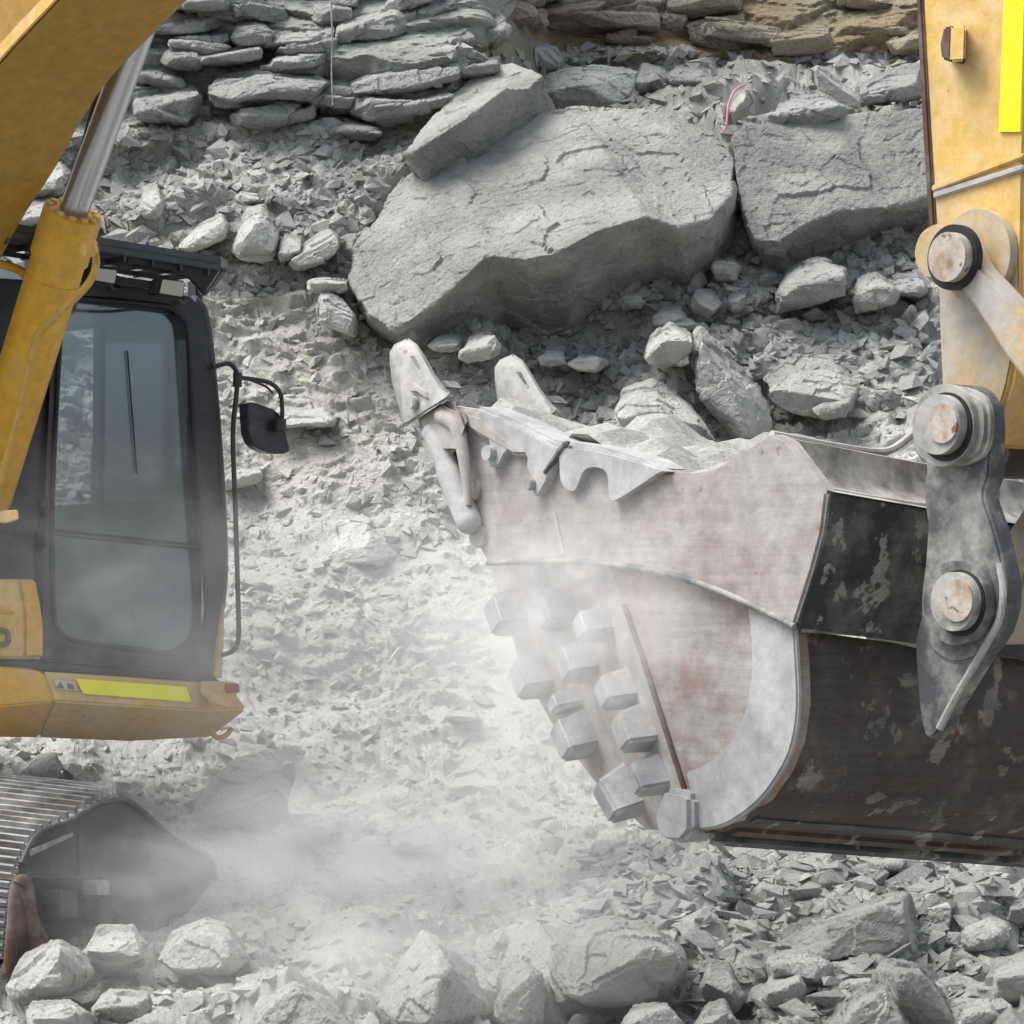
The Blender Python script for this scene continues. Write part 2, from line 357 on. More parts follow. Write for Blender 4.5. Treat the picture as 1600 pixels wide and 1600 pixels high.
sink = smooth2((inpoly(PX, PY, MAINB) | inpoly(PX, PY, RIGHTB)).astype(float), 10)
H = H*(1-sink)-.35*sink
dirn = Nn.copy(); wS = np.maximum(strata, tan)[..., None]
dirn = dirn*(1-wS)+np.array([0, -1.0, .12])*wS; dirn /= np.linalg.norm(dirn, axis=-1, keepdims=True)
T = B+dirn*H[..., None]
tint = np.stack([np.ones_like(H)]*3, -1)
tint *= (.90+.20*idm)[..., None]
greyS = np.array([.66, .69, .685]); tint = tint*(1-(strata*.95)[..., None])+tint*greyS*(strata*.95)[..., None]
c2 = np.clip(.42*cw*(1-strata), 0, 1)[..., None]; tint = tint*(1-c2)+tint*np.array([.62, .65, .64])*c2
low_dusty = sm(PY, 560, 900)[..., None]; tint = tint*(.93+.06*low_dusty)
undershade = (sm(PX, 640, 760)*sm(PY, 360, 420)*(1-sm(PY+.25*(PX-700), 560, 680)))[..., None]; tint = tint*(1-.22*undershade)  # rubble darkened below the giant boulder to deepen the shade under it
rustn = np.clip(.5+.8*fbm(X*1.1, Zz*2.5, X*0, 4, 95), 0, 1)[..., None]
tc_ = (np.array([.62, .62, .52])*(1-rustn)+np.array([.66, .53, .36])*rustn)
tint = tint*(1-tan[..., None])+(tint*tc_)*tan[..., None]
tanp = np.clip(sm(fbm(X*.8, Vv*.8, X*0, 3, 97), .1, .7)*(1-sm(PX, 650, 800))*(1-sm(PY, 650, 850))*sm(PY, 250, 350), 0, 1)[..., None]
tint = tint*(1-.7*tanp)+tint*np.array([.93, .89, .76])*.7*tanp
ny, nx = PX.shape
me = bpy.data.meshes.new('terrain'); me.vertices.add(nx*ny); me.vertices.foreach_set('co', T.reshape(-1).astype(np.float32))
idx = np.arange(nx*ny).reshape(ny, nx); q = np.stack([idx[:-1, :-1], idx[1:, :-1], idx[1:, 1:], idx[:-1, 1:]], -1).reshape(-1, 4)
nf = len(q); me.loops.add(nf*4); me.loops.foreach_set('vertex_index', q.reshape(-1).astype(np.int32))
me.polygons.add(nf); me.polygons.foreach_set('loop_start', np.arange(nf, dtype=np.int32)*4); me.update(calc_edges=True)
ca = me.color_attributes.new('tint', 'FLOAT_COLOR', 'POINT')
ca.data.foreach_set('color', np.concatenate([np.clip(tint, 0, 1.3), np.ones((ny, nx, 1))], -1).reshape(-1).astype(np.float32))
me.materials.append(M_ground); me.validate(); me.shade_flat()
terr = bpy.data.objects.new('terrain', me); col.objects.link(terr)
tag(terr, 'blasted quarry slope of pale dusty grey rubble under bedded rock', kind='structure')
# quarry floor
bm = bmesh.new()
for (x0, x1, y0, y1) in ((-900, 900, -900, 900),):
    f_ = bm.faces.new([bm.verts.new(v) for v in ((x0, y0, -.35), (x1, y0, -.35), (x1, y1, -.35), (x0, y1, -.35))])
M_floor = rock_mat('quarry_floor', (.17, .17, .165), (.25, .25, .24), (.14, .14, .135))  # floor colour darkened so less light bounces onto undersides
g = finish(bm, 'ground', M_floor); tag(g, 'dark grey quarry floor', kind='structure')
# the far side of the quarry, seen only in the reflections of the cab window
m, n, l, b = mat('wooded_hillside'); l.new(mix(n, l, noise(n, l, .15, 6), (.05, .075, .04), (.09, .12, .06)), b.inputs['Base Color'])
bm = bmesh.new(); NX, NY = 60, 14; vv = []
for j in range(NY):
    for i in range(NX):
        a = math.pi*(.98+1.04*i/(NX-1)); r = 90+j*9
        hgt = 8.5*math.sin(min(1, j/9)*math.pi/2)*(1+.35*math.sin(i*.7)+.2*math.sin(i*1.9))+random.uniform(-.8, .8)
        vv.append(bm.verts.new((math.cos(a)*r, math.sin(a)*r, -.5+hgt)))
for j in range(NY-1):
    for i in range(NX-1): bm.faces.new((vv[j*NX+i], vv[j*NX+i+1], vv[(j+1)*NX+i+1], vv[(j+1)*NX+i]))
g = finish(bm, 'hills', m); tag(g, 'green wooded hillside opposite the quarry face', kind='structure')

# ------------------------------------------------------------------ rocks
def rough_mesh(bm, name, seed, vox, amp, m, facet=.7):
    me = bpy.data.meshes.new(name); bm.to_mesh(me); bm.free()
    o = bpy.data.objects.new('tmp', me); col.objects.link(o)
    r = o.modifiers.new('r', 'REMESH'); r.mode = 'VOXEL'; r.voxel_size = vox; r.adaptivity = 0
    dg = bpy.context.evaluated_depsgraph_get(); dg.update()
    me2 = bpy.data.meshes.new_from_object(o.evaluated_get(dg)); bpy.data.objects.remove(o); bpy.data.meshes.remove(me)
    me2.name = name; nv = len(me2.vertices); co = np.empty(nv*3, np.float32); me2.vertices.foreach_get('co', co); co = co.reshape(-1, 3).astype(float)
    no = np.empty(nv*3, np.float32); me2.vertex_normals.foreach_get('vector', no); no = no.reshape(-1, 3).astype(float)
    s = amp; x, y, z = co.T
    def chipf(sc, sd_, tl):
        f = 1/sc; wx = x*f+.25*vn(x*f, y*f, z*f, sd_+5); wy = y*f+.25*vn(x*f+9, y*f, z*f, sd_+6); wz = z*f*1.4+.2*vn(x*f, y*f+4, z*f, sd_+4)
        bd = np.full(nv, 9.0); st = np.zeros(nv); fx, fy, fz = np.floor(wx), np.floor(wy), np.floor(wz)
        for a in (-1, 0, 1):
            for b_ in (-1, 0, 1):
                for c in (-1, 0, 1):
                    i, j, k = fx+a, fy+b_, fz+c; R = lambda q: h32(i, j, k, sd_+q)
                    ex, ey, ez = wx-i-R(7), wy-j-R(8), wz-k-R(9); dd = ex*ex+ey*ey+ez*ez; t = dd < bd
                    bd = np.where(t, dd, bd); st = np.where(t, (R(10)-.5)+tl*((R(11)-.5)*ex+(R(12)-.5)*ey+(R(13)-.5)*ez), st)
        return st
    d = .85*s*chipf(s*14, seed, 2.0)+.55*facet*s*chipf(s*5, seed+40, 2.2)+.12*s*chipf(s*1.8, seed+80, 2)+.10*s*fbm(x/s*1.2, y/s*1.2, z/s*1.2, 3, seed+3)
    co = co+no*d[:, None]; me2.vertices.foreach_set('co', co.reshape(-1).astype(np.float32)); me2.update()
    me2.materials.clear(); me2.materials.append(m); me2.shade_flat(); return me2
RSEED = [100]
def split(bm, n, seed, f0=.74, f1=.93):
    """knock flat fracture faces off a convex block"""
    r = random.Random(seed)
    for _ in range(n):
        d = Vector((r.gauss(0, 1), r.gauss(0, 1), r.gauss(0, 1))).normalized(); sup = max(v.co.dot(d) for v in bm.verts)
        bmesh.ops.bisect_plane(bm, geom=bm.verts[:]+bm.edges[:]+bm.faces[:], plane_co=d*sup*r.uniform(f0, f1), plane_no=d, clear_outer=True)
        pts = [v.co.copy() for v in bm.verts]; bm.clear(); add_hull(bm, pts)
def boulder(name, label, outline, ridge, near=.3, off=0, back=.45, m=None, d0=None, cat='rock', topb=.25, amp=None, group=None):
    """angular block: outline in px on the slope, ridge line standing out towards us"""
    RSEED[0] += 1; m = m or M_rock
    cx = sum(p[0] for p in outline)/len(outline); cy = sum(p[1] for p in outline)/len(outline)
    d = d0 or float(Dbase(np.array([cx]), np.array([max(p[1] for p in outline)*.5+cy*.5]))[0]); d -= off
    pts = [P(x, y, d+(topb if y < cy else .0)) for x, y in outline]+[P(x, y, d-near) for x, y in ridge]
    by = max(p[1] for p in outline)
    pts += [P(x+(cx-x)*.05, y+(by-y)*.5, d-near*.80) for x, y in ridge]
    pts += [P(cx+(x-cx)*.9, cy+(y-cy)*.9, d+back) for x, y in outline]
    c = sum(pts, Vector())/len(pts); bm = bmesh.new(); add_hull(bm, [p-c for p in pts])
    split(bm, 9, RSEED[0]); size = max((p-c).length for p in pts)
    me = rough_mesh(bm, name, RSEED[0], max(size/62, .009), amp or size*.04, m)
    o = bpy.data.objects.new(name, me); col.objects.link(o); o.location = c
    return tag(o, label, cat, group)
def slab(name, label, poly, drop, m=None, amp=.03, vox=.02, cat='boulder', taper=None):
    """poly: (px, py, depth) of the upper face's edge; the block hangs below it by `drop`"""
    RSEED[0] += 1
    pts = [P(x, y, d) for x, y, d in poly]; c = sum(pts, Vector())/len(pts); bm = bmesh.new(); add_prism(bm, [p-c for p in pts], drop)
    if taper:
        nv_ = len(pts); bm.verts.ensure_lookup_table()
        for i_, (x, y, d) in enumerate(poly):
            w_ = min(1, max(.15, (x-taper[0])/(taper[1]-taper[0]))); bm.verts[nv_+i_].co = bm.verts[i_].co+Vector((drop[0]*w_, drop[1]*max(w_, .5), drop[2]*w_))
    bmesh.ops.triangulate(bm, faces=bm.faces); bmesh.ops.recalc_face_normals(bm, faces=bm.faces)
    me = rough_mesh(bm, name, RSEED[0], vox, amp, m or M_rock, .45)
    o = bpy.data.objects.new(name, me); col.objects.link(o); o.location = c; return tag(o, label, cat)

# the two giants
slab('boulder', 'largest pale grey boulder, as wide as the bucket, dark underneath, in the upper middle',
     [(545, 435, 19.9), (560, 375, 20.1), (620, 285, 20.6), (700, 212, 21.0), (790, 185, 21.2), (900, 168, 21.3), (1015, 165, 21.35), (1105, 190, 21.3), (1146, 250, 20.8),
      (1142, 305, 20.4), (1108, 343, 20.1), (1060, 355, 19.9), (1010, 338, 19.8), (985, 345, 19.75), (930, 362, 19.65), (870, 395, 19.5), (820, 405, 19.5), (760, 400, 19.6),
      (735, 425, 19.55), (690, 465, 19.5), (640, 500, 19.45), (615, 512, 19.5), (575, 490, 19.6)], (.15, 1.15, -.44), m=M_giant, amp=.026, vox=.0155, taper=(570, 760))
slab('boulder', 'big rounded grey boulder right of the largest one, cut by the stick at its right',
     [(1142, 215, 21.0), (1165, 185, 21.3), (1230, 172, 21.5), (1330, 180, 21.5), (1460, 168, 21.5), (1480, 300, 21.0), (1395, 322, 20.8), (1310, 330, 20.6), (1260, 350, 20.5),
      (1215, 378, 20.4), (1180, 375, 20.4), (1160, 330, 20.5), (1150, 270, 20.7)], (.2, 1.1, -.34), m=M_giant, amp=.028, vox=.0165)
slab('rock_slab', 'long tilted grey slab leaning on the upper left edge of the largest boulder',
     [(632, 240, 20.5), (655, 205, 20.9), (700, 155, 21.3), (745, 110, 21.6), (800, 98, 21.6), (848, 118, 21.3), (825, 138, 21.0), (790, 137, 20.7), (735, 180, 20.5), (645, 238, 20.3)],
     (.16, .55, -.30), m=M_giant, amp=.016, vox=.012, cat='rock slab')
BL = [
 ('boulder', 'angular dark block lying above the long tilted slab', [(755, 92), (815, 65), (870, 72), (885, 100), (858, 112), (800, 108)], [(765, 90), (830, 76), (862, 98)], .25, .4, M_rockd),
 ('boulder', 'wedge shaped block with a dark underside on top of the largest boulder', [(835, 150), (860, 112), (925, 95), (1000, 108), (985, 148), (940, 168), (880, 170)], [(870, 142), (910, 132), (975, 145)], .4, .75, M_rockd),
 ('rock', 'blocky stone at the top right corner of the largest boulder', [(985, 140), (1005, 100), (1040, 110), (1050, 125), (1015, 145)], [(990, 138), (1030, 122)], .2, .6, M_rockd),
 ('rock', 'pale small wedge stone between the tilted slab and the wedge block', [(765, 190), (800, 168), (835, 175), (838, 198), (790, 198)], [(770, 190), (830, 192)], .15, .9, M_rock),
 ('boulder', 'grey wedge with a shaded face resting on the right hand giant boulder', [(1195, 182), (1230, 150), (1290, 145), (1320, 160), (1348, 172), (1320, 195), (1270, 215), (1235, 200)], [(1200, 180), (1265, 182), (1310, 165)], .40, 1.0, M_rockd),
 ('rock', 'thin plate stone leaning above the right hand giant boulder', [(1265, 105), (1280, 100), (1345, 155), (1350, 172), (1330, 168)], [(1275, 108), (1340, 160)], .12, 1.0, M_rock),
 ('rock', 'bluish broken block against the stick at the top right', [(1330, 130), (1390, 108), (1450, 95), (1455, 150), (1400, 165), (1350, 170)], [(1340, 150), (1440, 130)], .2, .5, M_rockd),
 ('rock', 'pale cap stone over the dark gap between the two giant boulders', [(1108, 128), (1130, 120), (1152, 128), (1145, 142), (1112, 140)], [(1112, 136), (1148, 138)], .12, .9, M_rock),
 ('rock', 'small tall stone beside the pink wire', [(1138, 180), (1150, 145), (1168, 140), (1178, 158), (1150, 192)], [(1144, 180), (1162, 150)], .12, .9, M_rock),
 ('rock', 'dark stone over the gap above the largest boulder', [(1040, 118), (1060, 102), (1105, 108), (1125, 130), (1085, 142), (1050, 135)], [(1045, 122), (1110, 126)], .18, .8, M_rockd),
 # below the giants
 ('boulder', 'large two faced block in the rubble below the right hand giant boulder', [(1210, 460), (1232, 425), (1270, 402), (1325, 418), (1338, 428), (1300, 455), (1268, 480), (1212, 492)], [(1225, 452), (1275, 452), (1335, 428)], .38, .3, M_rockd),
 ('boulder', 'rounded triangular block right of the two faced block', [(1330, 470), (1340, 435), (1370, 425), (1400, 450), (1408, 460), (1375, 485), (1335, 492)], [(1338, 470), (1370, 450), (1400, 455)], .3, .3, M_rock),
 ('rock', 'half round stone against the stick at the right', [(1392, 445), (1405, 430), (1440, 428), (1450, 455), (1430, 470), (1405, 462)], [(1395, 448), (1445, 450)], .2, .3, M_rockd),
 ('rock', 'bright blocky stone below the gap of the giant boulders', [(1110, 420), (1118, 402), (1145, 398), (1165, 415), (1150, 438), (1125, 440)], [(1114, 415), (1150, 422)], .2, .3, M_rock),
 ('rock', 'white faced cube stone left of the dark rubble', [(1075, 470), (1090, 448), (1110, 450), (1128, 478), (1105, 500), (1082, 490)], [(1080, 470), (1112, 474)], .2, .35, M_rock),
 ('rock', 'grey cube stone right of the white faced one', [(1132, 480), (1145, 450), (1170, 452), (1165, 480), (1150, 492)], [(1136, 476), (1162, 470)], .2, .3, M_rockd),
 ('rock', 'pale stone in the shade line under the largest boulder', [(965, 470), (985, 450), (1010, 465), (1012, 482), (975, 485)], [(968, 472), (1008, 474)], .15, .3, M_rock),
 ('rock', 'pale wedge in front of the cube stones', [(1015, 500), (1040, 478), (1065, 478), (1078, 505), (1050, 512), (1025, 510)], [(1020, 500), (1060, 498)], .15, .35, M_rock),
 ('rock', 'angular stone directly below the pale wedge', [(1035, 510), (1060, 490), (1085, 500), (1095, 510), (1070, 520)], [(1040, 508), (1088, 508)], .12, .35, M_rockd),
 ('boulder', 'small capping rock over the dark hollow behind the bucket', [(1005, 560), (1018, 525), (1045, 502), (1080, 520), (1082, 540), (1060, 560), (1035, 580)], [(1010, 560), (1040, 532), (1078, 535)], .35, .9, M_rock),
 ('boulder', 'long grey slab sloping down to the right behind the bucket', [(1070, 530), (1095, 505), (1130, 535), (1185, 600), (1220, 655), (1215, 690), (1150, 690), (1110, 630)], [(1085, 530), (1130, 590), (1160, 670)], .45, .35, M_rock),
 ('boulder', 'broad triangular boulder behind the bucket lip', [(955, 640), (975, 605), (1020, 590), (1060, 615), (1100, 660), (1120, 690), (1040, 680), (970, 670)], [(965, 645), (1030, 640), (1110, 680)], .4, .8, M_rock),
 ('boulder', 'bright dusted hump of rock just behind the bucket lip', [(975, 690), (1000, 672), (1060, 665), (1085, 685), (1130, 700), (1120, 740), (1010, 730)], [(985, 690), (1070, 682), (1115, 712)], .25, 1.1, M_rockl),
 ('boulder', 'broad flat block half buried left of the stick', [(1190, 590), (1230, 560), (1300, 555), (1350, 590), (1330, 640), (1290, 655), (1240, 640)], [(1210, 620), (1325, 630)], .2, .2, M_rock),
 ('rock', 'dark notched stone under the broad flat block', [(1268, 640), (1300, 625), (1330, 620), (1322, 650), (1290, 656)], [(1272, 640), (1325, 632)], .15, .35, M_rockd),
 ('rock', 'flat oval stone above the second tooth', [(885, 568), (910, 552), (940, 556), (955, 568), (930, 580), (905, 580)], [(890, 568), (945, 566)], .15, .35, M_rock),
 ('rock', 'tilted layered stone right of the corner tooth', [(715, 560), (740, 520), (765, 515), (785, 540), (760, 560), (730, 568)], [(718, 556), (765, 548), (782, 538)], .25, .4, M_rock),
 ('rock', 'low pale flat stone above the corner tooth', [(668, 540), (690, 522), (722, 525), (715, 545), (685, 548)], [(672, 540), (716, 538)], .12, .3, M_rockl),
 ('rock', 'faceted stone left of the flat oval one', [(840, 560), (858, 540), (880, 545), (885, 568), (858, 575)], [(844, 560), (880, 560)], .14, .3, M_rockd),
 # left middle
 ('boulder', 'upright triangular block above the cab visor', [(362, 390), (385, 325), (412, 320), (436, 360), (432, 400), (410, 412), (378, 402)], [(368, 388), (402, 348), (432, 372)], .35, .2, M_rock),
 ('rock', 'dark lens shaped slab left of the upright triangular block', [(270, 395), (310, 350), (345, 335), (360, 350), (335, 378), (290, 400)], [(280, 392), (350, 350)], .2, .25, M_rock),
 ('rock', 'leaning block right of the upright triangular block', [(432, 400), (445, 365), (470, 370), (475, 385), (455, 408), (438, 412)], [(436, 395), (470, 382)], .2, .25, M_rock),
 ('boulder', 'long tilted block between the upright block and the largest boulder', [(450, 412), (470, 385), (510, 355), (532, 370), (525, 395), (490, 418), (462, 422)], [(455, 410), (500, 388), (530, 372)], .25, .25, M_rock),
 ('rock', 'dusty wide stone above the upright triangular block', [(365, 310), (395, 288), (425, 298), (435, 318), (395, 322)], [(370, 308), (430, 314)], .15, .2, M_rock),
 ('rock', 'dull grey stone in the rubble between cylinder and strata', [(218, 330), (225, 290), (245, 285), (258, 320), (245, 345), (225, 342)], [(222, 325), (250, 315)], .15, .2, M_rock),
 ('rock', 'flat topped stone at the left foot of the largest boulder', [(480, 440), (500, 432), (545, 438), (548, 455), (515, 462), (485, 452)], [(482, 442), (545, 444)], .2, .35, M_rock),
 ('boulder', 'slanted slab under the left foot of the largest boulder', [(495, 485), (500, 455), (520, 455), (560, 500), (558, 528), (535, 520), (505, 505)], [(500, 480), (548, 512)], .25, .4, M_rock),
 ('rock', 'long grey stone beside the boom edge at the left', [(40, 300), (60, 262), (95, 252), (112, 270), (90, 300), (50, 312)], [(48, 300), (100, 282)], .2, .3, M_rock),
 ('rock', 'pale banded stone behind the cylinder head', [(12, 350), (30, 318), (80, 310), (85, 340), (40, 352)], [(18, 346), (80, 334)], .15, .3, M_rock),
 ('rock', 'grey stone peeping out right of the hand rail', [(345, 750), (372, 730), (405, 728), (412, 745), (375, 765), (350, 768)], [(350, 752), (408, 742)], .12, -.05, M_rock),
 ('boulder', 'smooth dusty block on the slope right of the hand rail', [(420, 665), (440, 635), (500, 630), (530, 650), (520, 665), (460, 670)], [(430, 665), (520, 658)], .14, .02, M_flat),
 ('boulder', 'half buried pale slab in the middle of the dusty slope', [(510, 880), (520, 820), (565, 800), (612, 830), (622, 880), (570, 888)], [(520, 872), (612, 868)], .18, .04, M_flat),
 ('boulder', 'half buried dusty boulder in the lower middle of the slope', [(605, 1330), (620, 1290), (670, 1275), (705, 1300), (690, 1335), (650, 1345)], [(615, 1320), (690, 1320)], .18, .04, M_flat),
 ('rock', 'low dusty stone left of the lowest wear blocks', [(690, 1240), (715, 1200), (770, 1195), (790, 1230), (740, 1250)], [(700, 1236), (780, 1230)], .16, .04, M_flat),
 ('rock', 'dark flat chip on the slope below the cloud', [(690, 1120), (710, 1106), (745, 1112), (752, 1125), (715, 1128)], [(695, 1118), (745, 1120)], .08, .1, M_rock),
 ('boulder', 'pale flat boulder on the slope right of the track', [(295, 1300), (310, 1240), (370, 1180), (420, 1175), (455, 1215), (450, 1245), (400, 1285), (340, 1300)], [(310, 1285), (390, 1270), (450, 1235)], .2, .16, M_flat),
 ('rock', 'dusty pointed rock under the platform corner', [(20, 1225), (60, 1180), (85, 1175), (100, 1200), (60, 1235)], [(25, 1220), (95, 1210)], .2, .3, M_rockl),
]
for (nm, lb, ol, rd, ne, of, mm) in BL: boulder(nm, lb, ol, rd, ne, of, m=mm, cat='boulder' if nm == 'boulder' else 'rock')
# bedded blocks of the upper left face
SB = [
 ('dark overhanging block of bedded rock right of the rod', [(205, 155), (215, 138), (300, 130), (318, 150), (314, 190), (255, 196), (210, 175)], [(206, 168), (262, 160), (316, 156)], .40, .45),
 ('widest dark ledge in the bedded rock, with a hollow under it', [(320, 150), (335, 120), (400, 105), (500, 112), (522, 135), (500, 160), (350, 168)], [(322, 148), (420, 135), (518, 140)], .55, .55),
 ('smooth dark block under the widest ledge', [(360, 185), (400, 160), (490, 155), (500, 178), (460, 200), (385, 200)], [(365, 188), (450, 185), (495, 168)], .2, .3),
 ('long thin ledge right of the hanging cord', [(545, 120), (600, 95), (700, 85), (725, 110), (680, 130), (600, 150), (555, 152)], [(548, 138), (620, 122), (720, 108)], .40, .45),
 ('flat ledge below the long thin one', [(560, 180), (600, 150), (690, 135), (712, 150), (650, 175), (590, 192)], [(565, 180), (640, 165), (708, 148)], .35, .4),
 ('shaded flat block at the foot of the bedded rock', [(480, 205), (520, 185), (570, 188), (600, 205), (580, 222), (530, 225)], [(485, 205), (545, 200), (595, 208)], .35, .35),
 ('small jutting block left of the rounded one', [(252, 95), (265, 75), (300, 68), (325, 90), (310, 112), (280, 108)], [(254, 92), (290, 88), (322, 95)], .35, .4),
 ('rounded dark block high in the bedded rock', [(360, 60), (375, 30), (400, 22), (430, 45), (420, 75), (390, 82)], [(364, 58), (395, 50), (425, 58)], .35, .4),
 ('bright topped ledge left of the hanging cord', [(410, 100), (450, 80), (505, 78), (515, 92), (470, 108), (430, 112)], [(414, 100), (470, 98), (512, 90)], .25, .6),
 ('pale ledge beside the boom edge', [(215, 52), (250, 18), (330, 12), (345, 35), (300, 52)], [(220, 52), (300, 48), (342, 34)], .25, .35),
 ('slab near the top edge right of the rounded block', [(520, 40), (560, 10), (620, 5), (640, 30), (590, 60), (540, 80)], [(525, 50), (590, 42), (636, 28)], .35, .35),
 ('block at the top edge above the long thin ledge', [(620, 70), (650, 38), (720, 30), (745, 60), (700, 80), (650, 88)], [(625, 72), (690, 64), (740, 60)], .3, .35),
 ('thick block near the border with the brown rock', [(725, 60), (745, 20), (780, 15), (800, 45), (775, 75), (740, 80)], [(728, 58), (770, 52), (796, 44)], .3, .35),
 ('thin ledge above the widest ledge', [(405, 70), (440, 45), (510, 42), (518, 60), (470, 75), (425, 80)], [(410, 68), (470, 64), (515, 58)], .25, .4),
]
for (lb, ol, rd, ne, of) in SB: boulder('bedded_block', lb, ol, rd, ne*.8, of-.12, m=M_bed, cat='rock ledge', amp=.020)
rr_ = random.Random(5)
for _ in range(38):
    x, y = rr_.uniform(180, 750), rr_.uniform(-5, 208); w_, h_ = rr_.uniform(22, 62), rr_.uniform(10, 26); sl = rr_.uniform(-.5, .15) if x > 420 else rr_.uniform(-.2, .3)
    oo = [(x+a*w_+rr_.uniform(-5, 5), y+b*h_+sl*a*w_+rr_.uniform(-3, 3)) for a, b in ((-1, rr_.uniform(-.8, -.3)), (-.95, rr_.uniform(.4, .9)), (rr_.uniform(-.5, .5), -1), (.9, -.9), (1, rr_.uniform(-.5, .6)), (.92, .85), (rr_.uniform(-.3, .3), 1.1))]
    rd = [(x+a*w_, y+b*h_+sl*a*w_) for a, b in ((-.96, rr_.uniform(-.6, -.1)), (rr_.uniform(-.4, .1), rr_.uniform(-.7, -.2)), (.94, rr_.uniform(-.7, -.2)))]
    boulder('bedded_block', 'thin angular ledge jutting from the dark bedded rock', oo, rd, .15+.2*rr_.random(), rr_.uniform(.12, .42), m=M_bed, cat='rock ledge', group='thin ledges of the bedded rock', amp=.018)
M_brown = rock_mat('brown_weathered_rock', (.34, .31, .25), (.42, .385, .31), (.26, .22, .16), rand=True, bs=1.3)
for _ in range(26):
    x, y = rr_.uniform(790, 1430), rr_.uniform(-10, 88); w_, h_ = rr_.uniform(25, 75), rr_.uniform(9, 22); sl = rr_.uniform(-.35, .2)
    oo = [(x+a*w_+rr_.uniform(-5, 5), y+b*h_+sl*a*w_+rr_.uniform(-3, 3)) for a, b in ((-1, rr_.uniform(-.8, -.3)), (-.95, rr_.uniform(.4, .9)), (rr_.uniform(-.5, .5), -1), (.9, -.9), (1, rr_.uniform(-.5, .6)), (.92, .85), (rr_.uniform(-.3, .3), 1.1))]
    rd = [(x+a*w_, y+b*h_+sl*a*w_) for a, b in ((-.96, rr_.uniform(-.6, -.1)), (rr_.uniform(-.4, .1), rr_.uniform(-.7, -.2)), (.94, rr_.uniform(-.7, -.2)))]
    boulder('bedded_block', 'thin ledge in the brown weathered rock at the top', oo, rd, .12+.15*rr_.random(), rr_.uniform(.05, .3), m=M_brown, cat='rock ledge', group='thin ledges of the brown rock', amp=.018)
